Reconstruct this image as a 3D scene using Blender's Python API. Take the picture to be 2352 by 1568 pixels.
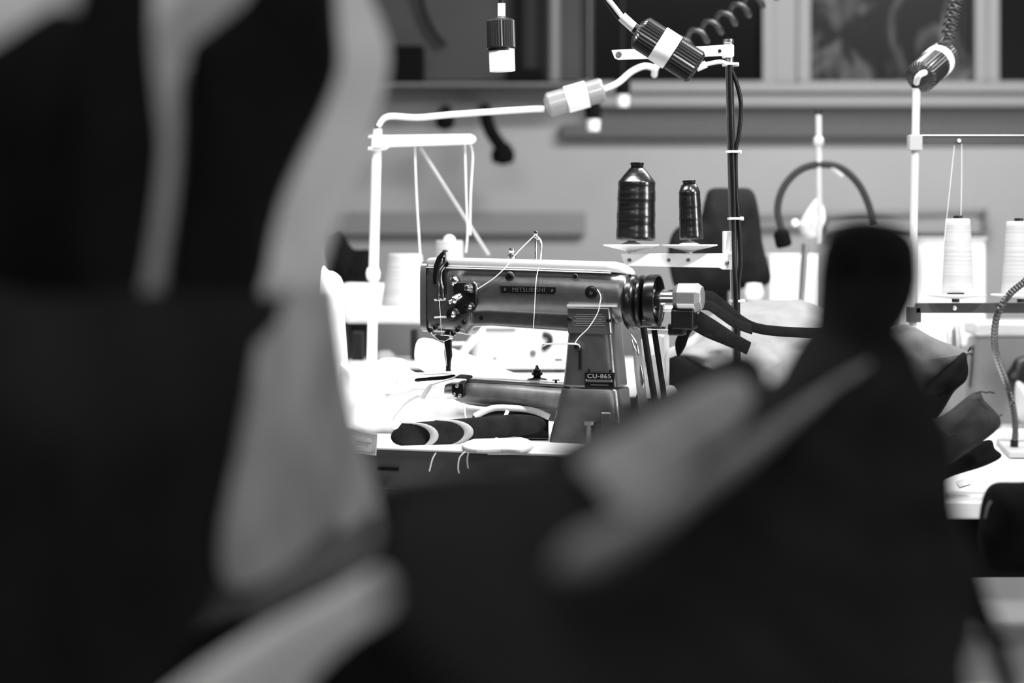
import bpy, bmesh, math, random
from mathutils import Vector, Matrix, Quaternion, noise
random.seed(7)
for o in list(bpy.data.objects): bpy.data.objects.remove(o, do_unlink=True)
scn = bpy.context.scene
COL = scn.collection

# ------------------------------------------------------------------ camera
F = 4900.0          # focal length in pixels of the 2352 px wide frame (75 mm on 36 mm film)
H = 1.17            # eye height
HZ = 560.0          # row of the horizon
cam = bpy.data.cameras.new('camera'); cam_ob = bpy.data.objects.new('camera', cam); COL.objects.link(cam_ob)
cam.sensor_width = 36.0; cam.lens = 36.0 * F / 2352.0
cam.shift_y = -(784.0 - HZ) / 2352.0
cam_ob.location = (0, 0, H); cam_ob.rotation_euler = (math.pi / 2, 0, 0)
cam.clip_start = 0.05; cam.clip_end = 60
cam.dof.use_dof = True; cam.dof.focus_distance = 3.95; cam.dof.aperture_fstop = 1.95
scn.camera = cam_ob

# ------------------------------------------------------------------ light
w = bpy.data.worlds.new('room_air'); scn.world = w; w.use_nodes = True
bg = w.node_tree.nodes['Background']; bg.inputs[0].default_value = (1, 1, 1, 1); bg.inputs[1].default_value = 0.035
scn.view_settings.view_transform = 'Standard'; scn.view_settings.look = 'None'
scn.view_settings.exposure = 0.0; scn.view_settings.gamma = 1.0

def area(name, loc, target, sx, sy, power):
    l = bpy.data.lights.new(name, 'AREA'); l.shape = 'RECTANGLE'; l.size = sx; l.size_y = sy; l.energy = power
    o = bpy.data.objects.new(name, l); COL.objects.link(o); o.location = loc
    o.rotation_euler = (Vector(target) - Vector(loc)).to_track_quat('-Z', 'Y').to_euler()
    return o
area('fluorescent_tube_light', (-0.2, 3.72, 2.4), (-0.1, 3.95, 0.8), 1.7, 0.26, 52)
area('fluorescent_tube_light', (1.0, 4.9, 2.45), (0.9, 5.0, 0.8), 1.6, 0.16, 24)
area('fluorescent_tube_light', (1.3, 5.0, 2.8), (1.2, 7.2, 1.0), 1.6, 0.2, 76)
area('fluorescent_tube_light', (-0.9, 1.2, 2.7), (0.0, 4.0, 1.0), 1.4, 0.2, 20)
area('added_side_light', (2.75, 2.75, 1.75), (0.2, 4.05, 1.1), 0.4, 1.3, 46)  # added side light that gives the cones their highlights; no window there
def spot(name, loc, target, power, ang, rad=0.03, blend=0.6):
    l = bpy.data.lights.new(name, 'SPOT'); l.energy = power; l.spot_size = math.radians(ang); l.spot_blend = blend; l.shadow_soft_size = rad
    o = bpy.data.objects.new(name, l); COL.objects.link(o); o.location = loc
    o.rotation_euler = (Vector(target) - Vector(loc)).to_track_quat('-Z', 'Y').to_euler(); return o
spot('work_lamp_light', (-0.55, 4.1, 2.2), (-0.27, 4.35, 0.85), 190, 34)
spot('key_lamp_light', (1.35, 2.9, 2.55), (0.2, 4.0, 1.2), 190, 62, .07)
spot('added_foreground_light', (0.35, -0.5, 2.1), (-0.05, 1.5, 1.05), 74, 44, .12)  # added spot that brightens the out-of-focus foreground; no lamp stands there

# ------------------------------------------------------------------ materials
MATS = {}
def mat(name, v, rough=0.55, metal=0.0, bump=0.0, bs=300.0, var=0.0, vs=12.0, spec=0.5):
    if name in MATS: return MATS[name]
    if rough >= .8: spec = min(spec, .08)
    m = bpy.data.materials.new(name); m.use_nodes = True; nt = m.node_tree; b = nt.nodes['Principled BSDF']
    b.inputs['Base Color'].default_value = (v, v, v, 1); b.inputs['Roughness'].default_value = rough
    b.inputs['Metallic'].default_value = metal; b.inputs['Specular IOR Level'].default_value = spec
    tc = nt.nodes.new('ShaderNodeTexCoord')
    if var:
        n = nt.nodes.new('ShaderNodeTexNoise'); n.inputs['Scale'].default_value = vs; n.inputs['Detail'].default_value = 5
        nt.links.new(tc.outputs['Object'], n.inputs['Vector'])
        r = nt.nodes.new('ShaderNodeValToRGB'); r.color_ramp.elements[0].position = 0.3; r.color_ramp.elements[1].position = 0.7
        a, c = v * (1 - var), min(1, v * (1 + var)); r.color_ramp.elements[0].color = (a, a, a, 1); r.color_ramp.elements[1].color = (c, c, c, 1)
        nt.links.new(n.outputs['Fac'], r.inputs['Fac']); nt.links.new(r.outputs['Color'], b.inputs['Base Color'])
    if bump:
        n = nt.nodes.new('ShaderNodeTexNoise'); n.inputs['Scale'].default_value = bs; n.inputs['Detail'].default_value = 3
        nt.links.new(tc.outputs['Object'], n.inputs['Vector'])
        bp = nt.nodes.new('ShaderNodeBump'); bp.inputs['Strength'].default_value = bump; bp.inputs['Distance'].default_value = 0.002
        nt.links.new(n.outputs['Fac'], bp.inputs['Height']); nt.links.new(bp.outputs['Normal'], b.inputs['Normal'])
    MATS[name] = m; return m
def mat_thread(name, v, c, rough):   # wound thread: fine rings round the cone
    m = mat(name, v, rough); nt = m.node_tree; b = nt.nodes['Principled BSDF']
    tc = nt.nodes.new('ShaderNodeTexCoord'); mp = nt.nodes.new('ShaderNodeMapping'); mp.inputs['Scale'].default_value = (6, 6, 300)
    mp.inputs['Rotation'].default_value = (0.06, 0.05, 0)
    nt.links.new(tc.outputs['Object'], mp.inputs['Vector'])
    n = nt.nodes.new('ShaderNodeTexNoise'); n.inputs['Scale'].default_value = 1; n.inputs['Detail'].default_value = 3
    nt.links.new(mp.outputs['Vector'], n.inputs['Vector'])
    r = nt.nodes.new('ShaderNodeValToRGB'); r.color_ramp.elements[0].position = .35; r.color_ramp.elements[1].position = .7; b.inputs['Specular IOR Level'].default_value = .95 if v < .1 else .3
    r.color_ramp.elements[0].color = (v, v, v, 1); r.color_ramp.elements[1].color = (c, c, c, 1)
    nt.links.new(n.outputs['Fac'], r.inputs['Fac']); nt.links.new(r.outputs['Color'], b.inputs['Base Color'])
    bp = nt.nodes.new('ShaderNodeBump'); bp.inputs['Strength'].default_value = .25; bp.inputs['Distance'].default_value = .001
    nt.links.new(n.outputs['Fac'], bp.inputs['Height']); nt.links.new(bp.outputs['Normal'], b.inputs['Normal'])
    return m

M_CAST = mat('hammered_grey_enamel', 0.17, 0.27, 0.8, 0.12, 900, 0.12, 60)
M_BED = mat('worn_grey_enamel', 0.13, 0.45, 0.35, 0.1, 700, 0.35, 30)
M_COVER = mat('pale_lacquered_metal', 0.62, 0.3, 0.2)
M_CHROME = mat('chrome', 0.75, 0.16, 1.0)
M_STEEL = mat('brushed_steel', 0.45, 0.32, 1.0)
M_BLACK = mat('black_plastic', 0.005, 0.4, spec=.3)
M_BLKMET = mat('blackened_metal', 0.005, 0.25, 0.0, spec=.5)
M_WHITE = mat('white_enamel', 0.8, 0.4)
M_WPLAS = mat('white_plastic', 0.82, 0.35)
M_CLOTHW = mat('white_cotton', 0.85, 0.9, 0, 0.25, 500, 0.06, 25)
M_CLOTHG = mat('light_grey_twill', 0.46, 0.9, 0, 0.4, 700, 0.1, 25)
M_CLOTHM = mat('mid_grey_twill', 0.22, 0.9, 0, 0.4, 700, 0.12, 25)
M_CLOTHD = mat('dark_twill', 0.014, 0.9, 0, 0.4, 700, 0.3, 40)
M_BLKCL = mat('black_cloth', 0.006, 0.95, 0, 0.3, 400, 0.3, 20, spec=.05)
M_CANVD = mat('dark_canvas', 0.006, 0.95, 0, 0.3, 400, 0.4, 12, spec=.05)
M_CANVB = mat('charcoal_canvas', 0.014, 0.95, 0, 0.3, 400, 0.35, 9, spec=.05)
M_CANVP = mat('pale_canvas', 0.62, 0.95, 0, 0.3, 400, 0.12, 9, spec=.2)
M_CANVG = mat('grey_canvas', 0.36, 0.95, 0, 0.3, 400, 0.22, 14, spec=.2)
M_FOLDHI = mat('fold_highlight_grey', 0.27, 0.9, 0, 0.3, 400, 0.2, 14, spec=.2)  # lighter tone for the fold highlight painted across the black drape
M_FOLDHI_DULL = mat('fold_highlight_dull', 0.22, 0.9, 0, 0.3, 400, 0.3, 10, spec=.2)  # duller tone for the highlight patch painted on the drape
M_CABLEW = mat('pale_cable', 0.72, 0.45)
M_RUBBER = mat('black_rubber', 0.004, 0.35, spec=.35)
M_LID = mat('polished_lid', 0.85, 0.32, 0.5)
M_THB = mat_thread('black_polyester_thread', 0.003, 0.012, 0.24)
M_THW = mat_thread('white_cotton_thread', 0.40, 0.52, 0.9)
M_STRING = mat('white_thread', 0.85, 0.6)
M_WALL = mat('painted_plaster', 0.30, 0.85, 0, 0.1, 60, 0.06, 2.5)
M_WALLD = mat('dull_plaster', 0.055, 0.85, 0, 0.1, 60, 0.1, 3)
M_SILL = mat('painted_sill', 0.2, 0.7)
M_GLASSD = mat('dark_window_glass', 0.003, 0.3, spec=.04)
M_MATTE = mat('matt_black', 0.005, 0.9, spec=.05)
M_FLOOR = mat('pale_linoleum', 0.5, 0.5, 0, 0, 1, 0.1, 3)
M_TABLE = mat('white_laminate', 0.75, 0.35)
M_EDGE = mat('grey_table_edge', 0.07, 0.6)
M_CASED = mat('dark_grey_enamel', 0.10, 0.5)

# ------------------------------------------------------------------ geometry helpers
def P(px, py, Y): return Vector(((px - 1176.0) * Y / F, Y, H - (py - HZ) * Y / F))
def S(px, Y): return px * Y / F
class Frame:            # an upright plane, turned by yaw; pt() meets the line of sight with it
    def __init__(s, px, Y, yaw):
        a = math.radians(yaw); s.o = P(px, HZ, Y); s.u = Vector((math.cos(a), -math.sin(a), 0)); s.n = Vector((-math.sin(a), -math.cos(a), 0)); s.yaw = a
    def pt(s, px, py, d=0.0):
        r = Vector(((px - 1176.0) / F, 1.0, -(py - HZ) / F)); c = Vector((0, 0, H)); q = s.o + s.n * d
        t = (q - c).dot(s.n) / r.dot(s.n); return c + r * t
ZUP = Vector((0, 0, 1))
def cr(pts, k=8, closed=False):
    pts = [Vector(p) for p in pts]; n = len(pts); out = []
    rng = range(n if closed else n - 1)
    for i in rng:
        if closed: a, b, c, d = pts[(i - 1) % n], pts[i], pts[(i + 1) % n], pts[(i + 2) % n]
        else: a, b, c, d = pts[max(i - 1, 0)], pts[i], pts[i + 1], pts[min(i + 2, n - 1)]
        for j in range(k):
            t = j / k
            out.append(0.5 * ((2 * b) + (c - a) * t + (2 * a - 5 * b + 4 * c - d) * t * t + (3 * b - a - 3 * c + d) * t ** 3))
    if not closed: out.append(pts[-1])
    return out
ORG = {}
def tag(o, label=None, cat=None, group=None, kind=None):
    if label: o['label'] = label
    if cat: o['category'] = cat
    if group: o['group'] = group
    if kind: o['kind'] = kind
    return o
def thing(name, label, cat, loc, group=None):
    o = bpy.data.objects.new(name, None); COL.objects.link(o); o.empty_display_size = 0.02
    o.location = loc; ORG[o.name] = Vector(loc); return tag(o, label, cat, group)
class G:
    def __init__(s): s.v = []; s.f = []
    def _add(s, vs, fs):
        b = len(s.v); s.v += [Vector(x) for x in vs]; s.f += [tuple(b + i for i in f) for f in fs]; return s
    def box(s, c, sx, sy, sz, u=Vector((1, 0, 0)), n=Vector((0, 1, 0)), z=ZUP):
        c = Vector(c); vs = [c + u * (a * sx / 2) + n * (b * sy / 2) + z * (d * sz / 2) for a in (-1, 1) for b in (-1, 1) for d in (-1, 1)]
        return s._add(vs, [(0, 1, 3, 2), (4, 6, 7, 5), (0, 4, 5, 1), (2, 3, 7, 6), (0, 2, 6, 4), (1, 5, 7, 3)])
    def loft(s, rings, cap=True, closed=False):
        n = len(rings[0]); b = []; fs = []
        for r in rings: b += r
        m = len(rings)
        for i in range(m if closed else m - 1):
            for j in range(n):
                a0 = i * n + j; a1 = i * n + (j + 1) % n; c = ((i + 1) % m) * n
                fs.append((a0, a1, c + (j + 1) % n, c + j))
        if cap and not closed:
            fs.append(tuple(reversed(range(n)))); fs.append(tuple((m - 1) * n + j for j in range(n)))
        return s._add(b, fs)
    def tube(s, pts, r, n=10, flat=1.0, up=None):
        pts = [Vector(p) for p in pts]; m = len(pts); rs = r if isinstance(r, (list, tuple)) else [r] * m
        if len(rs) != m: rs = [rs[0] + (rs[-1] - rs[0]) * i / (m - 1) for i in range(m)]
        t0 = (pts[1] - pts[0]).normalized(); x = (up or (ZUP if abs(t0.z) < .9 else Vector((1, 0, 0)))); x = (x - t0 * x.dot(t0)).normalized(); rings = []
        for i, p in enumerate(pts):
            t = (pts[min(i + 1, m - 1)] - pts[max(i - 1, 0)]).normalized()
            if up is not None: x = up
            x = (x - t * x.dot(t)).normalized(); y = t.cross(x)
            rings.append([p + (x * math.cos(a) + y * math.sin(a) * flat) * rs[i] for a in [2 * math.pi * k / n for k in range(n)]])
        return s.loft(rings)
    def lathe(s, base, axis, prof, n=32, rib=0, ribd=0.0, side=None):
        axis = Vector(axis).normalized(); x = side or (Vector((1, 0, 0)) if abs(axis.x) < .9 else ZUP); x = (x - axis * x.dot(axis)).normalized(); y = axis.cross(x); rings = []
        for r, h in prof:
            rings.append([Vector(base) + axis * h + (x * math.cos(a) + y * math.sin(a)) * max(1e-5, r * (1 - (ribd if (rib and k % 2) else 0))) for k, a in enumerate([2 * math.pi * k / n for k in range(n)])])
        return s.loft(rings)
    def prism(s, poly, back):       # poly: front points; back: vector
        n = len(poly); return s._add([Vector(p) for p in poly] + [Vector(p) + back for p in poly], [tuple(range(n)), tuple(reversed(range(n, 2 * n)))] + [(i, i + n, (i + 1) % n + n, (i + 1) % n) for i in range(n)])
    def pillow(s, poly, Yf, t, k=6, rings=10, cx=None, power=.5, wob=0.0, ws=6.0):
        # closed cushion-like solid round an outline; Yf(px,py) gives its distance
        pts = cr([(a, b, 0) for a, b in poly], k, True)
        if cx is None: cx = (sum(p.x for p in pts) / len(pts), sum(p.y for p in pts) / len(pts))
        n = len(pts); vs = []; fs = []
        for side in (-1, 1):
            for i in range(rings):
                q = 1 - (i / rings) ** 1.4; q = max(q, 0)
                for p in pts:
                    x = cx[0] + (p.x - cx[0]) * q; y = cx[1] + (p.y - cx[1]) * q
                    d = t * max(0, (1 - q * q)) ** power
                    Y = Yf(x, y); v = P(x, y, Y)
                    if side == -1: d += wob * (noise.noise(v * ws) + .5 * noise.noise(v * ws * 2.3)) * min(1, (1 - q) * 6)
                    vs.append(v + Vector((0, side * d, 0)))
            c = P(cx[0], cx[1], Yf(*cx)); vs.append(c + Vector((0, side * t, 0)))
        m = n * rings + 1
        for si in range(2):
            o = si * m
            for i in range(rings - 1):
                for j in range(n):
                    q = (o + i * n + j, o + i * n + (j + 1) % n, o + (i + 1) * n + (j + 1) % n, o + (i + 1) * n + j); fs.append(q if si == 0 else q[::-1])
            for j in range(n):
                q = (o + (rings - 1) * n + j, o + (rings - 1) * n + (j + 1) % n, o + m - 1); fs.append(q if si == 0 else q[::-1])
        return s._add(vs, fs)
    def build(s, name, m, parent=None, smooth=True, bevel=0.0, sub=0, solid=0.0, remesh=0.0, seg=3, label=None, cat=None, group=None, kind=None):
        if parent is not None: org = ORG[parent.name]
        else:
            org = Vector((sum(v.x for v in s.v) / len(s.v), sum(v.y for v in s.v) / len(s.v), min(v.z for v in s.v)))
        me = bpy.data.meshes.new(name); me.from_pydata([v - org for v in s.v], [], s.f)
        bm = bmesh.new(); bm.from_mesh(me); bmesh.ops.remove_doubles(bm, verts=bm.verts, dist=1e-6); bmesh.ops.recalc_face_normals(bm, faces=bm.faces); bm.to_mesh(me); bm.free()
        me.materials.append(m); o = bpy.data.objects.new(name, me); COL.objects.link(o)
        if parent is not None: o.parent = parent
        else: o.location = org
        ORG[o.name] = org
        if smooth:
            for p in me.polygons: p.use_smooth = True
        if solid: md = o.modifiers.new('thickness', 'SOLIDIFY'); md.thickness = solid; md.offset = 0
        if bevel: md = o.modifiers.new('rounding', 'BEVEL'); md.width = bevel; md.segments = seg; md.limit_method = 'ANGLE'; md.angle_limit = math.radians(40)
        if remesh:
            md = o.modifiers.new('skin', 'REMESH'); md.mode = 'VOXEL'; md.voxel_size = remesh; md.use_smooth_shade = True
            md = o.modifiers.new('soften', 'SMOOTH'); md.iterations = 6; md.factor = .5
        if sub: md = o.modifiers.new('sub', 'SUBSURF'); md.levels = sub; md.render_levels = sub
        if smooth and (bevel or not remesh) and not sub:
            try: me.set_sharp_from_angle(angle=math.radians(50))
            except Exception: pass
        return tag(o, label, cat, group, kind)
def ring(c, x, y, a, b, e=2.0, n=40):
    out = []
    for k in range(n):
        t = 2 * math.pi * k / n; ct, st = math.cos(t), math.sin(t)
        out.append(c + x * (a * math.copysign(abs(ct) ** (2 / e), ct)) + y * (b * math.copysign(abs(st) ** (2 / e), st)))
    return out
def text(name, body, size, loc, fr, m, parent, stretch=1.0, spacing=1.0, off=0.0):
    cu = bpy.data.curves.new(name, 'FONT'); cu.body = body; cu.size = size; cu.extrude = 0.0002; cu.align_x = 'CENTER'; cu.align_y = 'CENTER'; cu.space_character = spacing; cu.offset = off
    t = bpy.data.objects.new(name + '_tmp', cu); COL.objects.link(t)
    dg = bpy.context.evaluated_depsgraph_get(); me = bpy.data.meshes.new_from_object(t.evaluated_get(dg)); bpy.data.objects.remove(t, do_unlink=True)
    R = Matrix((fr.u, ZUP, fr.n)).transposed()
    for v in me.vertices: v.co = R @ Vector((v.co.x * stretch, v.co.y, v.co.z)) + Vector(loc) - ORG[parent.name]
    me.materials.clear(); me.materials.append(m); o = bpy.data.objects.new(name, me); COL.objects.link(o); o.parent = parent; ORG[o.name] = ORG[parent.name]; return o
X = Vector((1, 0, 0)); YV = Vector((0, 1, 0))
def flat(Y): return lambda a, b: Y

# ================================================================== the room
YW = 7.0
def wallbox(px0, py0, px1, py1, Yf, Yb):      # box whose front face spans these rows and columns at distance Yf
    a = P(px0, py0, Yf); b = P(px1, py1, Yf); return G().box(((a.x + b.x) / 2, (Yf + Yb) / 2, (a.z + b.z) / 2), abs(b.x - a.x), Yb - Yf, abs(a.z - b.z))
G().box((0, YW + .1, 1.5), 7, .2, 3.1).build('wall_back', M_WALL, smooth=False, kind='structure')
G().box((0, 3.5, -.05), 7, 8, .1).build('floor', M_FLOOR, smooth=False, kind='structure')
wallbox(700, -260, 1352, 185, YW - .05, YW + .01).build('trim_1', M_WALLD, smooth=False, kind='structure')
# sill and casing below the windows
wallbox(1352, 190, 2560, 212, YW - .12, YW).build('trim_2', M_SILL, smooth=False, bevel=.004, kind='structure')
wallbox(1352, 214, 2560, 245, YW - .10, YW).build('trim_3', M_SILL, smooth=False, bevel=.006, kind='structure')
wallbox(520, 190, 1352, 197, YW - .20, YW).build('trim_7', mat('ledge_paint', .15, .7), smooth=False, bevel=.003, kind='structure')
wallbox(1290, 286, 2560, 316, YW - .05, YW).build('trim_4', mat('dark_trim_paint', .09, .8), smooth=False, bevel=.004, kind='structure')
wallbox(640, 486, 1345, 540, YW - .04, YW).build('trim_5', mat('grey_cable_duct', .17, .6), smooth=False, bevel=.006, kind='structure')
def window(name, x0, x1, reflections=False):
    Yw = YW - .04
    f = G()
    for (a, b, c, d) in ((x0 - (4 if x0 < 1400 else 26), -260, x0, 186), (x1, -260, x1 + 26, 186), (x0 - 26, 186, x1 + 26, 192)):
        p = P(a, b, YW - .09); q = P(c, d, YW - .09); f.box(((p.x + q.x) / 2, YW - .04, (p.z + q.z) / 2), q.x - p.x, .10, p.z - q.z)
    o = f.build(name, M_SILL, smooth=False, bevel=.003, kind='structure')
    p = P(x0, -260, Yw); q = P(x1, 186, Yw)
    m = M_GLASSD
    if reflections:
        m = mat('painted_reflection_glass', .02, .35, spec=.1); nt = m.node_tree; b = nt.nodes['Principled BSDF']  # soft light reflections painted into the pane colour as noise
        tc = nt.nodes.new('ShaderNodeTexCoord'); mp = nt.nodes.new('ShaderNodeMapping'); mp.inputs['Scale'].default_value = (4, 1, 2.2); n = nt.nodes.new('ShaderNodeTexNoise'); n.inputs['Scale'].default_value = 2.2; n.inputs['Detail'].default_value = 6; n.inputs['Distortion'].default_value = 1.2
        nt.links.new(tc.outputs['Object'], mp.inputs['Vector']); nt.links.new(mp.outputs['Vector'], n.inputs['Vector'])
        r = nt.nodes.new('ShaderNodeValToRGB'); r.color_ramp.elements[0].position = .48; r.color_ramp.elements[1].position = .72
        r.color_ramp.elements[0].color = (.008, .008, .008, 1); r.color_ramp.elements[1].color = (.11, .11, .11, 1)
        nt.links.new(n.outputs['Fac'], r.inputs['Fac']); nt.links.new(r.outputs['Color'], b.inputs['Base Color'])
    G().box(((p.x + q.x) / 2, Yw, (p.z + q.z) / 2), q.x - p.x, .012, p.z - q.z).build('window_pane', m, o, smooth=False)
    return o
window('window_1', 1356, 1752)
window('window_2', 1862, 2240, True)
window('window_3', 2296, 2640)
wallbox(1778, -260, 1836, 190, YW - .07, YW).build('trim_6', M_SILL, smooth=False, bevel=.004, kind='structure')
# pipes on the dull wall
p = G(); p.tube([P(1272, -200, YW - .12), P(1272, 186, YW - .12)], .022, 16)
p.build('wall_pipe', mat('painted_pipe', .12, .6), label='pale vertical pipe on the rear wall left of the dark window', cat='pipe')
p = G(); p.tube([P(1212, -200, YW - .12), P(1212, 186, YW - .12)], .03, 16)
p.build('wall_pipe', mat('dark_pipe', .02, .8), label='thicker dark vertical pipe on the rear wall behind the hanging plug', cat='pipe')
# things on the ledge
g = G(); a = P(893, 186, YW - .16)
wallbox(896, 104, 972, 188, YW - .18, YW - .06).build('box', M_MATTE, bevel=.006, smooth=False, label='black upright box standing on the ledge beside the pale bag strap', cat='box')
g = G(); c = P(1205, 189, YW - .13); g.box((c.x, c.y, c.z + .022), .12, .07, .04).build('tray', M_MATTE, bevel=.006, label='small flat black tray on the ledge below the hanging plug', cat='tray')
# cables hanging on the wall
g = G(); g.tube(cr([P(962, -30, YW - .09), P(975, 30, YW - .08), P(1000, 80, YW - .08), P(1022, 105, YW - .08)], 6), .007)
g.build('wall_cable', M_MATTE, label='thin dark cable sagging across the dull wall above the black box', cat='cable')
def wall_tool(x, y0, y1, w, x1, label):
    t = thing('hanging_tool', label, 'tool', P(x, y1, YW - .24), 'dark tools hanging below the ledge')
    G().tube(cr([P(x, y0, YW - .22), P(x + (x1 - x) * .3, y0 + (y1 - y0) * .4, YW - .24), P(x1, y1 - 30, YW - .24)], 5), [S(w * .5, 7), S(w * .35, 7), S(w * .6, 7), S(w * .4, 7)][0]).build('shaft', M_MATTE, t)
    G().lathe(P(x1, y1 + 8, YW - .24), (0, 0, 1), [(0, 0), (S(w * .8, 7), .01), (S(w * .9, 7), .04), (S(w * .5, 7), .07), (0, .075)], 16).build('head', M_MATTE, t)
    G().tube([P(x, y0 + 6, YW - .22), P(x, y0 - 6, YW - .01)], .006).build('hook', M_MATTE, t)
wall_tool(1025, 250, 292, 24, 1022, 'short dark tool hanging below the ledge, left of the long one')
wall_tool(1112, 246, 372, 30, 1155, 'long dark tool with a heavy round end hanging below the ledge')

# small pendant plugs far behind (blurred)
def small_plug(px, py, Y, label):
    t = thing('pendant_plug', label, 'plug', P(px, py + 40, Y), 'small pendant plugs far behind')
    G().lathe(P(px, py + 12, Y), (0, 0, 1), [(0, 0), (.022, .002), (.024, .03), (.02, .05), (.006, .055), (0, .056)], 20).build('socket', M_MATTE, t)
    G().lathe(P(px, py + 40, Y), (0, 0, 1), [(0, 0), (.018, .002), (.02, S(27, Y)), (0, S(27, Y))], 20).build('sleeve', M_WPLAS, t)
    G().tube([P(px, py - 24, Y), P(px, -120, Y)], .004).build('cable', M_RUBBER, t)
small_plug(1362, 262, 6.0, 'tiny blurred plug with pale end just under the tilted white connector')
small_plug(1430, 206, 6.3, 'tiny blurred plug with pale end just below the dark window')

# ================================================================== tables
YT = 20
TF = Frame(1000, 3.80, YT)      # front edge of the main table
zt = TF.pt(1000, 1030).z
def table_top(fr, px0, px1, zt, depth, th, name, parent, m):
    a = fr.pt(px0, 1030); b = fr.pt(px1, 1030); a.z = b.z = zt - th / 2
    c = (a + b) / 2 - fr.n * (depth / 2); return G().box(c, (b - a).length, depth, th, fr.u, fr.n).build(name, m, parent, smooth=False, bevel=.003)
tb = thing('work_table', 'white-topped work table carrying the grey cylinder-arm sewing machine', 'table', Vector((TF.pt(1150, 1030).x, 4.1, 0)))
table_top(TF, 540, 1640, zt, .62, .006, 'table_top', tb, M_TABLE)
a = TF.pt(540, 1030, -.004); b = TF.pt(1640, 1030, -.004); c = (a + b) / 2 - TF.n * .3; c.z = zt - .006 - .035
G().box(c, (b - a).length - .01, .60, .07, TF.u, TF.n).build('apron', M_EDGE, tb, smooth=False, bevel=.004)
a = TF.pt(868, 1072, .001); b = TF.pt(915, 1080, .001)
G().box((a + b) / 2, (b - a).length, .004, .006, TF.u, TF.n).build('slot', M_BLACK, tb, smooth=False)
for px, d in ((580, -.06), (580, -.56), (1600, -.06), (1600, -.56)):
    q = TF.pt(px, 1000, 0) + TF.n * d; G().box((q.x, q.y, (zt - .076) / 2), .04, .04, zt - .076, TF.u, TF.n).build('leg', M_CASED, tb, smooth=False, bevel=.003)
# table behind it, carrying the white machine
bt = thing('work_table', 'table behind the grey machine with white machine and thread cones on it', 'table', (-.25, 5.1, 0))
z2 = P(1000, 842, 5.15).z
G().box((-.43, 5.05, z2 - .015), 1.55, 1.06, .03).build('table_top', M_TABLE, bt, smooth=False, bevel=.004)
for x in (-1.1, .28):
    for y in (4.6, 5.5): G().box((x, y, (z2 - .03) / 2), .05, .05, z2 - .03).build('leg', M_CASED, bt, smooth=False)
# right-hand table
RF = Frame(2300, 3.62, 0)
z3 = P(2300, 1152, 3.62).z
rt = thing('work_table', 'bright white table at the right edge under the goosenecked lamp', 'table', (1.1, 3.9, 0))
Yb3 = (H - z3) * F / (1030 - HZ)
G().box((1.285, (3.62 + 5.3) / 2, z3 - .015), 1.17, 1.68, .03).build('table_top', M_TABLE, rt, smooth=False, bevel=.004)
hz = 1.17 - 765 * 3.66 / F; G().box((1.285, 3.67, (z3 - .03 + hz) / 2), 1.15, .03, z3 - .03 - hz).build('apron', M_MATTE, rt, smooth=False, bevel=.003)  # dark panel added to stand in for the shade under the table
for x in (.74, 1.8):
    for y in (3.72, 5.2): G().box((x, y, (z3 - .03) / 2), .05, .05, z3 - .03).build('leg', M_CASED, rt, smooth=False)

# ================================================================== main machine
MF = Frame(1250, 3.93, 18)
u, n = MF.u, MF.n
D = .044
root = thing('sewing_machine', 'grey cylinder-arm industrial sewing machine in sharp focus on the white table', 'sewing machine', Vector((MF.pt(1350, 1040).x, MF.pt(1350, 1040).y + .04, zt)))
def arm_ring(px, y0, y1, hd, e, dn=0.0, nn=44):
    a = MF.pt(px, y0); b = MF.pt(px, y1); c = (a + b) / 2 - n * (D + dn); return ring(c, n, ZUP, hd, (a.z - b.z) / 2, e, nn)
def col_ring(py, x0, x1, hd, e, dn=0.0, nn=44):
    a = MF.pt(x0, py); b = MF.pt(x1, py); c = (a + b) / 2 - n * (D + dn); return ring(c, u, n, (b - a).length / 2, hd, e, nn)
g = G()
g.loft([arm_ring(978, 601, 762, D - .001, 4.5), arm_ring(1010, 600, 764, D, 4.2), arm_ring(1052, 601, 768, D, 4), arm_ring(1066, 602, 772, D - .002, 4), arm_ring(1078, 603, 758, D - .002, 3.5)])
g.loft([arm_ring(1040, 602, 728, D + .002, 2.4), arm_ring(1120, 603, 727, D + .002, 2.3), arm_ring(1290, 610, 734, D + .003, 2.3), arm_ring(1420, 618, 742, D + .002, 2.3), arm_ring(1436, 624, 738, D - .003, 2.4)])
g.loft([arm_ring(1066, 700, 752, D - .012, 6), arm_ring(1120, 700, 750, D - .012, 6), arm_ring(1300, 700, 763, D - .012, 6), arm_ring(1330, 700, 770, D - .008, 6)])
g.loft([col_ring(650, 1302, 1404, D - .002, 4), col_ring(700, 1302, 1404, D, 5), col_ring(770, 1300, 1406, D + .001, 6), col_ring(840, 1294, 1412, D + .002, 7), col_ring(890, 1289, 1417, D + .003, 7)])
g.build('body', M_CAST, root, remesh=.0022)
lo, hi = 950.0, 1100.0
for _ in range(30):
    mid = (lo + hi) / 2
    if MF.pt(1340, mid).z > zt + .0005: lo = mid
    else: hi = mid
PB = lo
g = G(); g.loft([col_ring(893, 1288, 1418, D + .004, 7), col_ring(896, 1286, 1420, D + .005, 7), col_ring(940, 1276, 1424, D + .006, 7), col_ring(990, 1264, 1430, D + .008, 7), col_ring(PB, 1259, 1433, D + .009, 7)])
g.build('pedestal', M_CAST, root)
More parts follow.
